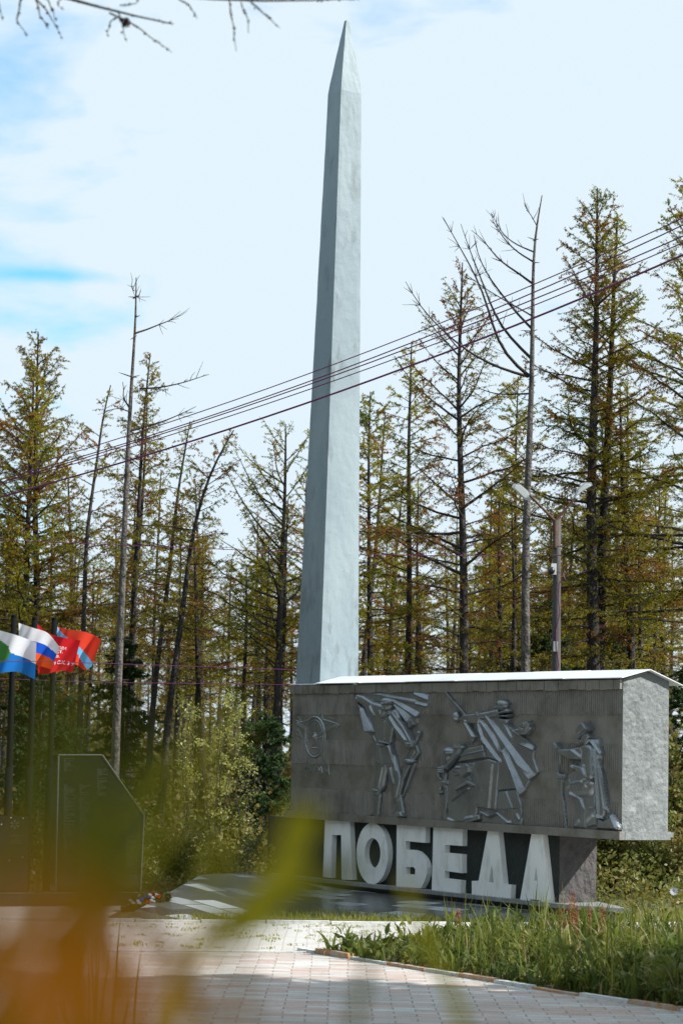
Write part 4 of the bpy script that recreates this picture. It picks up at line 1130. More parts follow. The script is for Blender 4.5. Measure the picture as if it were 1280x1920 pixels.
# ------------------------------------------------------------------ trees
def wander(P, n, rng, amp):
    P = np.asarray(P, float); s = np.r_[0, np.cumsum(np.linalg.norm(np.diff(P, axis=0), axis=1))]; s /= s[-1]
    t = np.linspace(0, 1, n); Q = np.stack([np.interp(t, s, P[:, k]) for k in range(3)], 1)
    # round the corners, then wobble
    for _ in range(3): Q[1:-1] = (Q[:-2] + 2 * Q[1:-1] + Q[2:]) / 4
    ph = rng.uniform(0, 6.28, 4)
    Q[:, 0] += amp * (np.sin(5 * t + ph[0]) + .5 * np.sin(13 * t + ph[1])) * np.minimum(1, t * 5)
    Q[:, 1] += amp * (np.sin(6 * t + ph[2]) + .5 * np.sin(11 * t + ph[3])) * np.minimum(1, t * 5)
    return Q
def larch_geo(rng, path, r0, r1=0.012, cs=0.35, Lmax=1.9, nb=60, e0=-8, e1=40, curve=-0.1, dens=1.0, twig=1.0, rust=0.2, side=None, stubs=14, up=0.1, tip=1.0, tuft=0.042):
    """returns trunk MB (bark, twigs) and crown MB (needles, rusty needles)"""
    Q = wander(path, 26, rng, 0.03)
    H = Q[-1, 2] - Q[0, 2]
    t = np.linspace(0, 1, 26)
    wood, leaf = MB(), MB()
    rr = r0 * (1 - t) ** 0.8 + r1; rr[0] *= 1.25
    wood.tubes(Q, rr, 8, 0)
    f = (np.arange(nb) + rng.uniform(0, 1, nb)) / nb
    f = f ** 0.9
    tt = cs + (1 - cs) * f * 0.99
    base = np.stack([np.interp(tt, t, Q[:, k]) for k in range(3)], 1)
    az = np.arange(nb) * 2.4 + rng.normal(0, 0.5, nb)
    if side is not None:
        flip = rng.uniform(0, 1, nb) < side[1]; az = np.where(flip, side[0] + rng.normal(0, 0.6, nb), az)
    ln = Lmax * np.clip((1 - f) ** 0.5, 0.10, 1) * np.minimum(1, 0.5 + 2.2 * f) * rng.uniform(0.3, 1.2, nb) * tip
    el = np.radians(e0 + (e1 + 12 - e0) * f ** 1.3 + rng.normal(0, 9, nb))
    K = 8; s = np.linspace(0, 1, K)
    d = np.stack([np.cos(az), np.sin(az), np.zeros(nb)], 1)
    B = base[:, None] + d[:, None] * (ln[:, None] * s * np.cos(el)[:, None])[..., None]
    B[..., 2] += ln[:, None] * (np.sin(el)[:, None] * s + (curve + rng.normal(0, .08, nb))[:, None] * s ** 2 + up * s ** 3)
    perp = np.stack([-d[:, 1], d[:, 0], np.zeros(nb)], 1)
    B += perp[:, None] * (ln[:, None] * 0.10 * np.sin(s * 4 + rng.uniform(0, 6, nb)[:, None]) * s)[..., None]
    B[..., 2] += (rng.normal(0, .018, (nb, K)) * ln[:, None] * s)
    br = np.clip(0.012 * ln[:, None] ** 0.8 * (1.25 - s), 0.0035, 0.05) * (1.25 if r0 > .1 else 1)
    wood.tubes(B, br, 5, 1)
    # side twigs
    nt_ = np.maximum(2, (ln * 13 * twig).astype(int)); bi = np.repeat(np.arange(nb), nt_); M = len(bi)
    st = rng.uniform(0.15, 1.0, M)
    k = np.clip((st * (K - 1)).astype(int), 0, K - 2); fr_ = st * (K - 1) - k
    p0 = B[bi, k] * (1 - fr_)[:, None] + B[bi, k + 1] * fr_[:, None]
    bd = B[bi, k + 1] - B[bi, k]; bd /= np.linalg.norm(bd, axis=1, keepdims=True) + 1e-9
    sg = rng.choice([-1, 1], M)[:, None]
    td = bd * rng.uniform(.3, 1.0, (M, 1)) + perp[bi] * sg * rng.uniform(.3, 1.0, (M, 1)) + np.array([0, 0, 1.0]) * rng.uniform(-.75, .35, (M, 1))
    td /= np.linalg.norm(td, axis=1, keepdims=True)
    tl = (0.10 + 0.42 * (1.08 - st) * np.minimum(1.2, ln[bi])) * rng.uniform(.4, 1.25, M) * 1.25
    ts = np.linspace(0, 1, 4)
    TP = p0[:, None] + td[:, None] * (tl[:, None] * ts)[..., None]
    TP[..., 2] -= 0.16 * tl[:, None] * ts ** 2
    wood.tubes(TP, np.broadcast_to(np.array([.0055, .005, .004, .003]), (M, 4)), 3, 1)
    # needle tufts along twigs and branches
    if dens > 0:
        isr = rng.uniform(0, 1, nb) < rust
        fo = 0.42 + 0.58 * f
        n1 = np.maximum(0, (tl * 74 * dens * fo[bi]).astype(int)); ti = np.repeat(np.arange(M), n1); s1 = rng.uniform(0.1, 1.05, len(ti))
        c1 = TP[ti, 0] + (TP[ti, 3] - TP[ti, 0]) * s1[:, None] + rng.normal(0, 0.016, (len(ti), 3))
        n2 = np.maximum(0, (ln * 38 * dens * fo).astype(int)); b2 = np.repeat(np.arange(nb), n2); s2 = rng.uniform(.25, 1.02, len(b2))
        k2 = np.clip((s2 * (K - 1)).astype(int), 0, K - 2); f2 = (s2 * (K - 1) - k2)[:, None]
        c2 = B[b2, k2] * (1 - f2) + B[b2, k2 + 1] * f2 + rng.normal(0, 0.02, (len(b2), 3))
        C = np.r_[c1, c2]; rs = np.r_[isr[bi[ti]], isr[b2]]
        sz = tuft * rng.uniform(.6, 1.4, len(C))
        leaf.tris(C[~rs], sz[~rs], rng, 0); leaf.tris(C[rs], sz[rs], rng, 1)
    # dead stubs below the crown
    if stubs:
        hs = rng.uniform(0.08, cs + 0.1, stubs); sb = np.stack([np.interp(hs, t, Q[:, k]) for k in range(3)], 1); a = rng.uniform(0, 6.28, stubs)
        sl = rng.uniform(.2, .9, stubs) * min(1, Lmax); e = rng.uniform(-.5, .3, stubs)
        sd2 = np.stack([np.cos(a), np.sin(a), e], 1)
        SP = sb[:, None] + sd2[:, None] * (sl[:, None] * np.linspace(0, 1, 4))[..., None]; SP[..., 2] -= .15 * sl[:, None] * np.linspace(0, 1, 4) ** 2
        wood.tubes(SP, np.broadcast_to(np.array([.011, .009, .006, .003]), (stubs, 4)), 4, 1)
    return wood, leaf
def plant_tree(label, wood, leaf, loc, group=None, bark=M_bark, needles=M_needle, name='larch_tree'):
    t = thing(name, label, 'tree', tuple(loc), group)
    wood.obj('trunk', [bark, M_twig], t, smooth=True)
    if leaf.n: leaf.obj('crown', [needles, M_rust], t)
    return t

def hero(label, px, Y, wpx, seed, group=None, bark=M_bark, needles=M_needle, **k):
    """a tree traced from the photograph: px = points up the trunk, wpx = trunk width at the lowest one"""
    r = np.random.default_rng(seed)
    P = [at(x, y, Y) for x, y in px]
    a, c = P[0], P[1]; d = (c - a) / (c[2] - a[2])
    foot = a + d * (0 - a[2]); foot[0] = a[0] * .6 + foot[0] * .4
    foot[1] = Y
    P = [foot] + P
    rr = wpx / (FPX / Y) / 2
    k['dens'] = k.get('dens', 1.0) * 1.25
    w, l = larch_geo(r, P, rr * 1.25, **k)
    return plant_tree(label, w, l, foot, group, bark, needles)
G = 'larches of the forest edge'
up = dict(e0=15, e1=50, curve=0.05, up=0.12)
hero('broad dense larch, the leftmost large crown, reddish brown trunk', [(35, 1500), (45, 1160), (58, 900), (66, 690)], 55, 14, 101, G, cs=.18, Lmax=2.5, nb=120, dens=1.15, e0=0, e1=48, rust=.35)
hero('dark trunked larch leaning against the broad leftmost one', [(62, 1400), (72, 1130), (68, 880), (74, 622)], 56.5, 15, 102, G, cs=.25, Lmax=2.4, nb=110, dens=1.1, e0=0, e1=48, rust=.25)
hero('slender larch with a crooked bare tip right of the broad left crown', [(150, 1400), (165, 1010), (184, 860), (192, 760), (205, 722)], 54, 10, 103, G, cs=.3, Lmax=1.5, nb=46, dens=.9, rust=.3)
hero('slim leafy larch directly behind the tall bare snag', [(238, 1400), (250, 1160), (262, 860), (285, 662)], 57, 11, 104, G, cs=.35, Lmax=1.5, nb=80, dens=1.1)
hero('thin leaning larch, second right of the tall bare snag', [(283, 1400), (302, 1180), (330, 940), (355, 790)], 55, 10, 105, G, cs=.4, Lmax=1.4, nb=54, dens=.9, rust=.35)
hero('curved larch with its top bent over to the right', [(308, 1400), (335, 1180), (360, 1010), (398, 880), (440, 806)], 53, 12, 106, G, cs=.45, Lmax=1.5, nb=44, dens=.85, rust=.3)
hero('dark straight larch with a bare spire just left of the obelisk', [(514, 1500), (520, 1300), (526, 1080), (531, 900), (535, 795)], 54, 14, 107, G, cs=.42, Lmax=2.3, nb=50, dens=.55, e0=18, e1=40, curve=.15, side=(math.pi, .6), rust=.15)
hero('short slim larch left of the dark spire, with a small flat crown', [(452, 1400), (458, 1240), (465, 1060)], 58, 9, 108, G, cs=.5, Lmax=1.6, nb=40, dens=1.1)
hero('slender larch in the gap between two leaning trunks', [(372, 1240), (368, 1080), (362, 1000)], 60, 8, 109, G, cs=.4, Lmax=1.2, nb=40, dens=1.0)
hero('thin pale stemmed larch between the leaning trunks and the snag', [(286, 1240), (296, 1020), (305, 880)], 61, 7, 110, G, cs=.45, Lmax=1.1, nb=40, dens=1.0, rust=.3)
hero('big dark larch with long level limbs right of the obelisk', [(869, 1260), (868, 1060), (863, 700), (866, 492)], 52, 17, 111, G, cs=.22, Lmax=2.7, nb=86, dens=.72, e0=-2, e1=48, curve=0.0, rust=.32)
hero('dense bushy larch touching the right edge of the obelisk', [(694, 1260), (692, 1000), (696, 735)], 57, 10, 112, G, cs=.3, Lmax=1.8, nb=100, dens=1.4, rust=.25, tip=1.1)
hero('slender dark larch midway between obelisk and big dark larch', [(763, 1260), (766, 1060), (769, 880), (772, 640)], 55, 12, 113, G, cs=.3, Lmax=1.7, nb=84, dens=1.1, rust=.35)
hero('thin larch close beside the slender dark one', [(779, 1230), (781, 1050), (783, 900)], 60, 8, 114, G, cs=.35, Lmax=1.3, nb=44, dens=1.0)
hero('massive dark larch right of the street lamp, its crown tallest', [(1112, 1260), (1106, 980), (1110, 760), (1120, 352)], 53, 24, 115, G, cs=.3, Lmax=2.6, nb=130, dens=.95, e0=-6, e1=50, rust=.25)
hero('second dark larch close to the massive one, leaning right', [(1121, 1260), (1132, 960), (1148, 660), (1158, 402)], 53.6, 22, 116, G, cs=.35, Lmax=2.1, nb=110, dens=1.0, e0=-4, e1=50, rust=.25)
hero('dark larch with sweeping limbs third to the right of the lamp', [(1181, 1260), (1170, 1000), (1162, 720)], 54, 17, 117, G, cs=.3, Lmax=2.2, nb=70, dens=.9, e0=-14, e1=20, rust=.25)
hero('large drooping larch cut by the right edge', [(1296, 1260), (1292, 800), (1288, 340)], 52, 18, 118, G, cs=.25, Lmax=2.9, nb=130, dens=1.05, e0=-10, e1=48, rust=.2)
hero('slim straight larch just left of the pale dead trunk', [(962, 1260), (963, 1080), (962, 935)], 56, 11, 119, G, cs=.35, Lmax=1.5, nb=50, dens=1.0)
hero('yellow green larch glowing behind the pale dead trunk', [(958, 1240), (964, 980), (972, 705)], 62, 8, 120, G, cs=.35, Lmax=1.9, nb=90, dens=1.3, rust=.1, tip=1.1)
hero('thin larch between the sweeping dark larch and the right edge', [(1225, 1260), (1229, 1080), (1233, 900)], 57, 9, 121, G, cs=.35, Lmax=1.7, nb=60, dens=1.0)
hero('narrow larch standing close to the sweeping dark one', [(1196, 1260), (1197, 1080), (1200, 850)], 56, 10, 122, G, cs=.3, Lmax=1.5, nb=54, dens=.9, rust=.3)
hero('spindly larch directly above the right end of the roof', [(1146, 1250), (1155, 1050), (1158, 880)], 59, 9, 123, G, cs=.35, Lmax=1.6, nb=54, dens=1.1)

# bare trees
def bare(label, px, Y, wpx, seed, limbs, name='bare_tree', stubs=24):
    r = np.random.default_rng(seed)
    P = [at(x, y, Y) for x, y in px]; foot = P[0].copy(); foot[2] = 0; foot[0] = P[0][0] + (P[0][0] - P[1][0]) * P[0][2] / (P[1][2] - P[0][2]) * .6; P = [foot] + P
    t = thing(name, label, 'tree', tuple(foot))
    Q = wander(P, 30, r, 0.02); k = np.linspace(0, 1, 30); rr = wpx / (FPX / Y) / 2 * ((1 - k) ** 0.75) * 1.15 + 0.010
    b = MB(); b.tubes(Q, rr, 9, 0); tr = b.obj('trunk', [M_bark_pale, M_twig], t, smooth=True)
    m = MB()
    for lp in limbs:
        C = wander([at(x, y, Y + o) for (x, y), o in zip(lp[0], np.linspace(0, lp[2] if len(lp) > 2 else r.uniform(-1, 1), len(lp[0])))], 12, r, 0.012)
        m.tubes(C, np.linspace(lp[1], 0.006, 12), 5, 0)
        nt2 = int(12 * np.linalg.norm(C[-1] - C[0]) / 1.5) + 3
        for _ in range(nt2):
            i = r.integers(2, 11); d = C[i] - C[i - 1]; d /= np.linalg.norm(d); d = d + r.normal(0, .55, 3); d /= np.linalg.norm(d); L = r.uniform(.08, .42)
            m.tubes(np.array([C[i], C[i] + d * L * .5 + r.normal(0, .01, 3), C[i] + d * L]), [.008, .006, .003], 3, 0)
    for _ in range(stubs):
        i = r.integers(9, 29); a = r.uniform(0, 6.28); d = np.array([math.cos(a), math.sin(a), r.uniform(-.3, .5)]); L = r.uniform(.06, .3)
        m.tubes(np.array([Q[i], Q[i] + d * L * .6, Q[i] + d * L]), [.014, .010, .004], 4, 0)
    m.obj('branches', [M_twig], t, smooth=True)
bare('tall bare snag with a few crooked twigs, highest trunk on the left', [(218, 1400), (226, 1240), (234, 1000), (241, 860), (248, 690), (253, 600), (253, 520)], 50, 15, 301,
     [([(254, 625), (290, 612), (335, 594)], .022, 0.3), ([(262, 729), (300, 727), (345, 718), (392, 702)], .022, -0.4), ([(246, 808), (290, 795), (330, 782), (368, 762)], .024, 0.2),
      ([(246, 770), (232, 745), (230, 716)], .022, .2), ([(250, 560), (262, 553)], .012), ([(252, 545), (245, 537)], .012), ([(244, 772), (225, 765), (200, 770)], .016)])
bare('big pale dead larch with bare upswept limbs left of the lamp', [(984, 1262), (984, 1060), (988, 880), (993, 730), (997, 560), (1000, 440), (1008, 410), (1017, 366)], 51, 18, 302,
     [([(992, 705), (960, 690), (930, 640), (905, 540), (870, 470), (845, 440), (830, 408)], .042, -.6), ([(995, 672), (960, 640), (925, 590), (900, 520), (868, 440), (862, 420)], .036, .5),
      ([(990, 706), (950, 697), (890, 670), (850, 640), (800, 590), (765, 545), (760, 528)], .036, -.8), ([(996, 616), (960, 580), (920, 525), (890, 470), (888, 440)], .03, .4), ([(998, 532), (970, 512), (930, 485), (900, 440), (884, 432)], .028, .2),
      ([(998, 490), (965, 470), (940, 440), (920, 412)], .022, -.3), ([(999, 472), (960, 455), (935, 430), (920, 400)], .018, .5), ([(1005, 422), (992, 400), (982, 380)], .012, 0), ([(996, 592), (940, 560), (880, 520)], .02, -.8),
      ([(990, 738), (930, 740), (880, 722)], .022, .3), ([(992, 780), (960, 800), (930, 812)], .02, 0)])

# ---- rows of smaller larches deeper in the forest (shared meshes)
var = []
for i in range(9):
    r = np.random.default_rng(500 + i); h = r.uniform(9.5, 13)
    lean = r.normal(0, .45); path = [(0, 0, 0), (lean * .3 + r.normal(0, .1), 0, h * .4), (lean * .7, 0, h * .75), (lean, 0, h)]
    w, l = larch_geo(r, path, r.uniform(.09, .15), cs=r.uniform(.28, .5), Lmax=r.uniform(1.3, 2.0), nb=int(r.uniform(46, 66)), dens=.75, twig=.75, e0=r.uniform(-12, 8), e1=45, rust=r.uniform(.1, .4), stubs=10, tuft=.058)
    var.append((w.mesh('trunk', [M_bark, M_twig], True), l.mesh('crown', [M_needle, M_rust])))
r = np.random.default_rng(77); cnt = 0; placed = []
tries = 0
while cnt < 185 and tries < 8000:
    tries += 1
    y = 57 + (122 - 57) * r.uniform() ** 0.9; x = r.uniform(-1, 1) * (0.146 * y + 1.2)
    if any((x - a) ** 2 + (y - c) ** 2 < 1.1 for a, c in placed): continue
    placed.append((x, y)); cnt += 1
    k = r.integers(0, len(var))
    far = y > 84
    t = bpy.data.objects.new('larch_tree', None); COL.objects.link(t)
    t.location = (x, y, 0); t.rotation_euler = (0, 0, r.uniform(0, 6.28)); sc = r.uniform(.72, 1.02) * (0.92 if x < 0 else 1.06); t.scale = (sc, sc, sc)
    tag(t, 'distant slender larch far back among the forest trunks' if far else 'slender larch in the rows behind the forest edge', 'tree', 'distant larches far back in the forest' if far else 'larches behind the forest edge')
    for nm, me in zip(('trunk', 'crown'), var[k]):
        o = bpy.data.objects.new(nm, me); COL.objects.link(o); o.parent = t

# dark spruces low between the trunks
def spruce(label, px, Y, h, seed, w=1.0):
    r = np.random.default_rng(seed); p = at(px, 1500, Y); p[2] = 0; p[1] = Y
    W, L_ = larch_geo(r, [p, p + np.array([0, 0, h * .5]), p + np.array([.05, 0, h])], .05, cs=.04, Lmax=w, nb=70, e0=-14, e1=25, dens=1.7, twig=1.3, rust=0, stubs=0, tuft=.07)
    plant_tree(label, W, L_, p, None, M_bark, M_spruce, 'spruce_tree')
spruce('young dark spruce low beside the left edge of the obelisk', 492, 50, 3.2, 401, 1.3)
spruce('dark spruce behind the street lamp pole', 1020, 60, 6.4, 402, 1.9)
spruce('dark spruce at the right edge beside the block end', 1290, 50, 4.6, 403, 1.6)
spruce('dark spruce behind the right end of the roof', 1150, 57, 5.6, 404, 1.8)
spruce('small dark spruce behind the flags', 70, 52, 4.2, 405, 1.4)
spruce('dark spruce among trunks between the snag and the leaning larches', 225, 56, 5.0, 406, 1.5)

# ------------------------------------------------------------------ shrubs and undergrowth
def shrub(label, px, Y, h, w, nstem, nleaf, size, seed, m=M_leaf, name='leafy_shrub', low=0.15, cat='shrub', z0=0.0):
    r = np.random.default_rng(seed); p = at(px, 1500, Y); p[1] = Y; p[2] = z0
    t = thing(name, label, cat, tuple(p))
    st = MB(); tips = []
    for i in range(nstem):
        a = r.uniform(0, 6.28); d = r.uniform(.15, 1) * w; hh = h * r.uniform(.6, 1.0)
        C = np.array([p + np.array([math.cos(a) * d * s_ ** 1.3, math.sin(a) * d * s_ ** 1.3, hh * s_]) for s_ in np.linspace(0, 1, 7)]) + r.normal(0, .025, (7, 3))
        st.tubes(C, np.linspace(.018, .005, 7), 5)
        for _ in range(9):
            k = r.integers(2, 7); b0 = C[k]; e = r.normal(0, 1, 3); e[2] = abs(e[2]) * .4; e /= np.linalg.norm(e); L = r.uniform(.2, .6) * w * .6
            B = np.array([b0, b0 + e * L * .5, b0 + e * L + np.array([0, 0, -.05])]); st.tubes(B, [.007, .005, .003], 3); tips.append(B)
    st.obj('stems', M_bark, t)
    tips = np.array(tips); k = r.integers(0, len(tips), nleaf); s_ = r.uniform(.2, 1.1, nleaf)[:, None]
    C = tips[k, 0] * (1 - s_) + tips[k, 2] * s_ + r.normal(0, .07, (nleaf, 3)); C = C[C[:, 2] > low * h]
    lf = MB(); lf.tris(C, size * r.uniform(.6, 1.3, len(C)), r, quad=True, flat=.2); lf.obj('leaves', m, t)
shrub('tall bright young birch clump left of the monument', 405, 46.5, 4.0, .62, 8, 1800, .056, 601, M_leaf, 'birch_clump', .12)
shrub('young birch clump in front of the spruce, left of the block', 355, 48.5, 3.5, .5, 6, 700, .055, 602, M_leaf, 'birch_clump', .1)
shrub('second bright birch clump nearer the block', 452, 48, 3.2, .5, 6, 1000, .056, 603, M_leaf, 'birch_clump', .1)
shrub('low rounded leafy bush above the wreath', 335, 43.2, 1.15, .75, 12, 2600, .065, 604, M_leaf_dark, low=.02)
shrub('low bush behind the middle of the granite ramp', 420, 44, 1.0, .8, 10, 1700, .065, 605, M_leaf_dark, low=.02)
shrub('yellowish bush under the right end of the block, left one', 1150, 43.5, 2.0, .75, 11, 4200, .075, 606, M_leaf_dark, low=.02)
shrub('yellowish bush under the right end of the block, at the right edge', 1235, 43, 1.7, .85, 12, 4600, .075, 607, M_leaf_dark, low=.02)
shrub('tall leafy bush behind the block end at the right edge', 1275, 47, 3.2, .9, 10, 4200, .085, 608, M_leaf_dark, low=.05)
shrub('dim bush between the memorial wall and the trunks', 262, 45, 1.5, .45, 7, 800, .07, 609, M_leaf_dark, low=.03)
shrub('bush hidden behind the two black memorials', 120, 44, 1.6, 1.3, 10, 2600, .08, 610, M_leaf_dark, low=.03)

b = MB(); r = np.random.default_rng(88)
n = 52000; y = 44 + (118 - 44) * r.uniform(0, 1, n) ** 1.25; x = r.uniform(-1, 1, n) * (0.146 * y + 1.5)
cl = 0.5 + 0.5 * np.sin(x * 1.7 + 1.2 * np.sin(y * .8)) * np.cos(y * 1.1 + x * .4)
z = r.uniform(0.0, 1, n) ** 1.2 * (0.35 + 1.5 * cl) * (1 + (y - 44) / 60)
b.tris(np.stack([x, y, z], 1), .11 * r.uniform(.6, 1.4, n) * (1 + (y - 44) / 60), r, quad=True)
tag(b.obj('undergrowth', M_under), 'low leafy undergrowth between the forest trunks', 'undergrowth', kind='stuff')
b = MB(); n = 9000
x = np.r_[r.uniform(3.2, 9.5, n), r.uniform(-9, -1.0, n)]; y = np.r_[r.uniform(38.6, 46, n), r.uniform(41.2, 46, n)]
z = r.uniform(0, 1, 2 * n) ** 1.4 * (.15 + .5 * (np.sin(x * 2.1 + y) * .5 + .5)) * np.clip((y - 38.3) * .6, .25, 1.4)
b.tris(np.stack([x, y, z], 1), .075 * r.uniform(.6, 1.4, 2 * n), r, quad=True)
tag(b.obj('ground_cover', M_leaf_dark), 'low leafy ground cover behind the monument and the black memorials', 'ground cover', kind='stuff')
b = MB(); n = 42000; y = r.uniform(122, 150, n); x = r.uniform(-1, 1, n) * 26
hz = 3.2 + 2.2 * np.sin(x * .55) * np.cos(x * .23 + 1) + 1.2 * np.sin(x * 1.9); z = r.uniform(0, 1, n) ** .8 * np.maximum(hz, 1.2)
b.tris(np.stack([x, y, z], 1), .30 * r.uniform(.6, 1.4, n), r, quad=True)
tag(b.obj('far_wood', M_under), 'far wood closing the view behind the larch trunks', 'wood', kind='stuff')

# ------------------------------------------------------------------ trees outside the frame that shade the foreground
rs = np.random.default_rng(640)
w_, l_ = larch_geo(rs, [(0, 0, 0), (.1, 0, 5), (0, 0, 11.5)], .12, cs=.12, Lmax=2.3, nb=90, dens=1.6, twig=1.1, e0=-5, e1=45, rust=.2, stubs=6, tuft=.11)
dense = (w_.mesh('trunk', [M_bark, M_twig], True), l_.mesh('crown', [M_needle, M_rust]))
for i, (x, y, sc) in enumerate(((7.0, 19.6, .85), (7.6, 22.2, 1.05), (8.4, 24.0, 1.0), (9.4, 20.8, 1.2), (10.5, 22.8, 1.25), (8.0, 17.6, 1.0), (11.5, 19.2, 1.3), (10.4, 24.4, 1.1), (13.0, 21.2, 1.35), (14.0, 23.6, 1.3), (9.0, 15.6, 1.1), (12.6, 17.0, 1.3))):
    t = bpy.data.objects.new('larch_tree', None); COL.objects.link(t); t.location = (x, y - 1.7, 0); t.rotation_euler = (0, 0, i * 1.3); t.scale = (1.3, 1.3, sc * 1.1)
    tag(t, 'larch just outside the right edge shading the foreground paving', 'tree', 'larches right of the view that shade the paving')
    for nm, me in zip(('trunk', 'crown'), dense):
        o = bpy.data.objects.new(nm, me); COL.objects.link(o); o.parent = t

# the rest of the forest round the clearing, outside the frame (the polished stone and the paint mirror it)
r = np.random.default_rng(91); n = 0
for x0, x1, y0, y1, num in ((-30, -11.5, 26, 66, 64), (-26, 24, -34, -9, 44), (-28, -9.5, 4, 26, 34)):
    for _ in range(num):
        t = bpy.data.objects.new('larch_tree', None); COL.objects.link(t)
        t.location = (r.uniform(x0, x1), r.uniform(y0, y1), 0); t.rotation_euler = (0, 0, r.uniform(0, 6.28)); k = r.uniform(.9, 1.3); t.scale = (k * 1.25, k * 1.25, k)
        tag(t, 'larch of the forest round the clearing, outside the view', 'tree', 'larches round the clearing outside the view')
        for nm, me in zip(('trunk', 'crown'), dense if n % 3 else var[n % len(var)]):
            o = bpy.data.objects.new(nm, me); COL.objects.link(o); o.parent = t
        n += 1

# near larch on the left whose twigs hang into the top of the view
def near_larch():
    Y = 14.0; r = np.random.default_rng(31); foot = np.array([-3.6, Y, 0.0])
    t = thing('larch_tree', 'near larch whose bare budding twigs hang into the top of the view', 'tree', tuple(foot))
    Q = wander([foot, foot + np.array([.1, 0, 4]), foot + np.array([0, 0, 9.5])], 20, r, .04)
    b = MB(); b.tubes(Q, np.linspace(.17, .03, 20), 9); b.obj('trunk', [M_bark], t, smooth=True)
    m = MB()
    def br(pts, r0, r1, dy=0.0, knobs=True):
        C = wander([at(x, y, Y + dy) for x, y in pts], 14, r, .006); m.tubes(C, np.linspace(r0, r1, 14), 6)
        for _ in range(int(14 * np.linalg.norm(C[-1] - C[0]) / .5) + 3):
            i = r.integers(1, 13); f = r.uniform(); p = C[i] * (1 - f) + C[i + 1] * f + r.normal(0, .004, 3)
            m.tris(np.repeat(p[None], 4, 0), .018, r)
    s0 = Q[13]
    for pts, a, c in (([(-560, -40), (-100, -60), (155, 0), (212, 26), (260, 34), (326, 45)], .03, .004), ([(205, 24), (250, 45), (285, 70), (322, 98)], .006, .002), ([(222, 24), (232, 45), (235, 78)], .005, .002),
                      ([(226, 30), (205, 42), (200, 68)], .004, .002), ([(-500, -120), (100, -40), (330, -4), (420, 3), (520, 5), (600, 6), (672, -2)], .03, .003), ([(335, -2), (355, 12), (372, 35)], .005, .002),
                      ([(430, 2), (438, 40), (440, 96)], .005, .002), ([(470, 4), (490, 22), (526, 52)], .006, .002), ([(452, 4), (462, 30), (466, 62)], .004, .002), ([(-400, -70), (0, -50), (40, 0)], .02, .004), ([(40, -5), (32, 35), (52, 66)], .006, .002),
                      ([(65, -8), (78, 30), (92, 55)], .006, .002), ([(60, -10), (95, 25), (116, 72)], .006, .002), ([(85, -8), (100, 24), (108, 40)], .005, .002), ([(-20, -20), (2, 10), (6, 38)], .005, .002), ([(120, -8), (108, 8), (118, 18)], .004, .002), ([(225, 10), (255, 8), (262, -6)], .004, .002)):
        br(pts, a, c, r.uniform(-.15, .15))
    p = at(238, 43, Y); m.tris(p + r.normal(0, .012, (60, 3)), .03, r)
    m.obj('branches', [M_twig], t)
near_larch()

# ------------------------------------------------------------------ small plants one can tell apart
def sorrel(px, y, h, seed):
    r = np.random.default_rng(seed); p = at(px, 1700, y); p[1] = y; p[2] = 0.01
    t = thing('sorrel_plant', 'rust red sorrel spike rising from the bed in front of the pier', 'plant', tuple(p), 'rust red sorrel spikes in the bed')
    b = MB(); C = np.array([p + np.array([r.normal(0, .02) * k, 0, h * k]) for k in np.linspace(0, 1, 6)]); b.tubes(C, [.005] * 6, 4); b.obj('stem', M_sorrel, t)
    s_ = MB(); k = r.uniform(.45, 1, 90)[:, None]; s_.tris(p + np.array([0, 0, h]) * k + r.normal(0, .018, (90, 3)), .03, r); s_.obj('seed_head', M_sorrel, t)
for i, (px, y, h) in enumerate(((1068, 29, .78), (1080, 28.5, .72), (1074, 30, .80), (1105, 29, .66), (1128, 28.5, .70), (1050, 30, .60), (860, 30, .55), (1060, 28, .55))): sorrel(px, y, h, 700 + i)
def daisy():
    p = at(1262, 1671, 27.0); t = thing('white_flower', 'single white flower standing above the weeds at the right edge', 'flower', (p[0] + .05, p[1], 0))
    b = MB(); b.tubes(np.array([(p[0] + .08, p[1], 0), (p[0] + .06, p[1], p[2] * .5), p]), [.006, .005, .004], 5); b.obj('stem', M_grass, t)
    f = MB()
    for k in range(12):
        a = k * math.pi / 6; d = np.array([math.cos(a), -.25, math.sin(a)]) * .05; e = np.array([-math.sin(a), 0, math.cos(a)]) * .014
        f.add([p, p + d * .6 + e, p + d, p + d * .6 - e], [(0, 1, 2, 3)])
    f.obj('petals', F_white, t)
daisy()

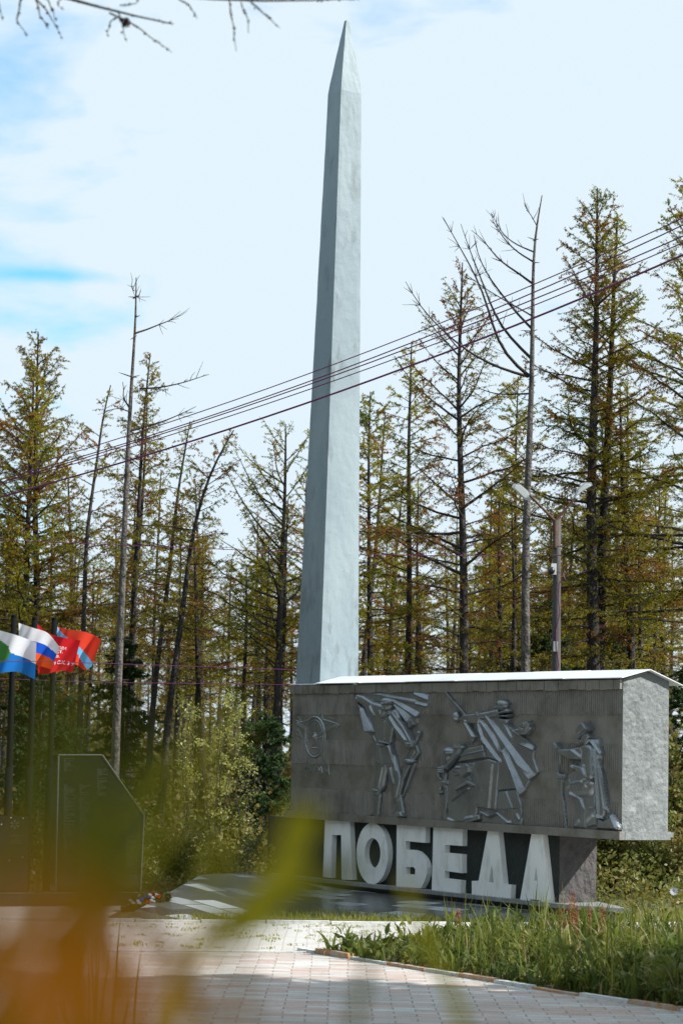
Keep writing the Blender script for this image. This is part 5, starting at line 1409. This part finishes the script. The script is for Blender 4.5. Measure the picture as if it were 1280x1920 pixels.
# ------------------------------------------------------------------ foreground grass, out of focus
def ribbon(label, pts, y, w, m, name='wild_grass', dy=0.0, extra=1, leaf=False, group='blurred grass blades close to the lens'):
    """a bent leaf blade: pts are photo points from low to tip, carried down to the bank"""
    P = [at(px, py, y + dy * i) for i, (px, py) in enumerate(pts)]
    z = 1.22
    foot = P[0].copy(); foot[2] = z; d = P[0] - P[1]; foot[0] += d[0] * .8
    r = np.random.default_rng(abs(hash(label)) % 1000 if False else len(label) * 7 + int(pts[0][0]) % 97)
    C = np.concatenate([[foot, (foot + P[0]) / 2], wander(P, 16, r, 0.0)])
    t = np.r_[0, 0, np.linspace(0, 1, 16)]; W = w * (np.interp(t, [0, .55, .68, .82, .94, 1], [.2, .22, .75, 1, .7, .15]) if leaf else np.interp(t, [0, .3, .7, .9, 1], [.85, 1, .95, .75, .2])) / 2
    T = np.gradient(C, axis=0); T /= np.linalg.norm(T, axis=1, keepdims=True)
    sdv = np.cross(T, np.array([0, 1.0, 0])); sdv /= np.linalg.norm(sdv, axis=1, keepdims=True) + 1e-9
    keel = np.array([0, 1.0, 0]) * 0.18
    V = np.stack([C - sdv * W[:, None], C + keel * W[:, None], C + sdv * W[:, None]], 1).reshape(-1, 3)
    F = np.array([[3 * i + j, 3 * i + j + 1, 3 * i + j + 4, 3 * i + j + 3] for i in range(17) for j in range(2)])
    b = MB(); b.add(V, F)
    for k in range(extra):             # the other leaves of the same tuft
        sh = np.array([r.normal(0, .026) * y, r.normal(0, .06), r.normal(0, .012)])
        tw = np.linspace(0, 1, 18)[:, None] * np.array([r.normal(0, .016) * y, 0, -abs(r.normal(0, .02))])
        b.add(V + sh + np.repeat(tw, 3, 0), F)
    o = b.obj(name, m, smooth=True); tag(o, label, 'grass', group)
ribbon('thick upright blurred blade left of the memorial wall', [(-30, 1960), (30, 1680), (80, 1450), (128, 1240)], 1.35, 0.0063, M_near_dk, extra=3)
ribbon('blurred upright blade across the middle of the memorial wall', [(90, 1960), (135, 1720), (165, 1500), (172, 1290)], 1.25, 0.0079, M_near_dk, extra=3)
ribbon('blurred upright blade overlapping the right part of the memorial wall', [(225, 1960), (222, 1780), (232, 1600), (262, 1400)], 1.40, 0.0079, M_near_dk, extra=3)
ribbon('long blurred blade slanting up right to the birch clumps', [(40, 1960), (160, 1700), (285, 1510), (445, 1290)], 1.45, 0.0071, M_near, extra=1)
ribbon('blurred blade slanting right across the foot of the memorial wall', [(-40, 1900), (80, 1740), (215, 1600), (320, 1440)], 1.2, 0.0071, M_near_dk, extra=3)
ribbon('blurred blade along the left edge', [(0, 1900), (20, 1740), (50, 1580), (90, 1450)], 1.2, 0.0079, M_near_dk, extra=3)
ribbon('blurred blade leaning left across the lower memorial wall', [(300, 1960), (230, 1770), (140, 1620), (40, 1490)], 1.3, 0.0071, M_near_dk, extra=3)
ribbon('blurred stem bending from the bottom up to the left end of the block', [(318, 1990), (326, 1880), (345, 1785), (440, 1718), (530, 1640), (585, 1560)], 2.3, 0.0140, M_near_dk, extra=0)
ribbon('broad blurred leaf covering the left end of the platform', [(320, 1990), (330, 1870), (350, 1780), (440, 1715), (520, 1650), (600, 1510)], 1.7, 0.0198, M_near, extra=1, leaf=True)
ribbon('broad blurred leaf standing before the left end of the pier', [(318, 1990), (326, 1880), (350, 1785), (450, 1715), (535, 1670), (560, 1500)], 1.6, 0.0198, M_near, extra=0, leaf=True)
ribbon('broad blurred leaf over the first letter', [(322, 1990), (330, 1870), (360, 1780), (470, 1715), (590, 1680), (690, 1600)], 1.65, 0.0165, M_near_dk, extra=0, leaf=True)
ribbon('blurred pale blade curving down right of centre', [(890, 1990), (858, 1880), (818, 1800), (775, 1700), (750, 1640)], 2.3, 0.0120, M_near, extra=0)
ribbon('faint blurred blade at the bottom centre', [(645, 1990), (662, 1920), (685, 1830), (700, 1740)], 2.0, 0.0090, M_near_dk, extra=0)
ribbon('blurred blade in front of the wreath and ramp', [(330, 1960), (380, 1760), (405, 1640), (420, 1500)], 1.4, 0.0083, M_near, extra=1)
ribbon('blurred blade over the lowest left paving', [(250, 1980), (265, 1860), (285, 1740), (290, 1640)], 1.2, 0.0066, M_near_dk, extra=0)
def near_flower(label, cx, cy, y, size, seed):
    r = np.random.default_rng(seed); c = at(cx, cy, y)
    t = thing('orange_flower', label, 'flower', (c[0], c[1], 1.22), 'blurred orange flowers at the bottom left')
    s_ = MB(); s_.tubes(np.array([(c[0], c[1], 1.22), (c[0] + .01, c[1], (1.22 + c[2]) / 2), c]), [.004] * 3, 6); s_.obj('stem', M_near_dk, t)
    f = MB()
    for k in range(9):
        a = k * 2 * np.pi / 9 + r.uniform(-.15, .15); d = np.array([math.cos(a), -.35 + r.normal(0, .1), math.sin(a)]); e = np.cross(d, [0, 1, 0]); e /= np.linalg.norm(e)
        L = size * r.uniform(.85, 1.1)
        f.add([c, c + d * L * .35 + e * L * .16, c + d * L * .8 + e * L * .17, c + d * L, c + d * L * .8 - e * L * .17, c + d * L * .35 - e * L * .16], [(0, 1, 2, 3, 4, 5)])
    f.obj('petals', M_orange, t)
near_flower('blurred orange flower in the bottom left corner, nearest the corner', 20, 1900, .36, 0.0113, 1)
near_flower('blurred orange flower just above the corner one', 70, 1800, .38, 0.0094, 2)
near_flower('blurred orange flower at the bottom edge, second from the corner', 150, 1880, .37, 0.0116, 3)
near_flower('blurred orange flower at the bottom edge, farthest from the corner', 285, 1940, .36, 0.0097, 4)
near_flower('faint blurred orange flower at the left edge, highest of the orange ones', -10, 1710, .38, 0.0071, 5)
# in-focus tuft on the left
b = MB(); r = np.random.default_rng(41); n = 34
bp = np.array([at(185, 1900, 17.0)] * n) + r.normal(0, .10, (n, 3)) * np.array([1.2, 1, 0]); bp[:, 2] = 0.02
blades(b, bp, r.uniform(.75, 1.35, n), r.uniform(.014, .026, n), r, .35, nseg=6)
tag(b.obj('grass_tuft', M_grass), 'tall tuft of grass standing on the left of the paving', 'grass tuft')
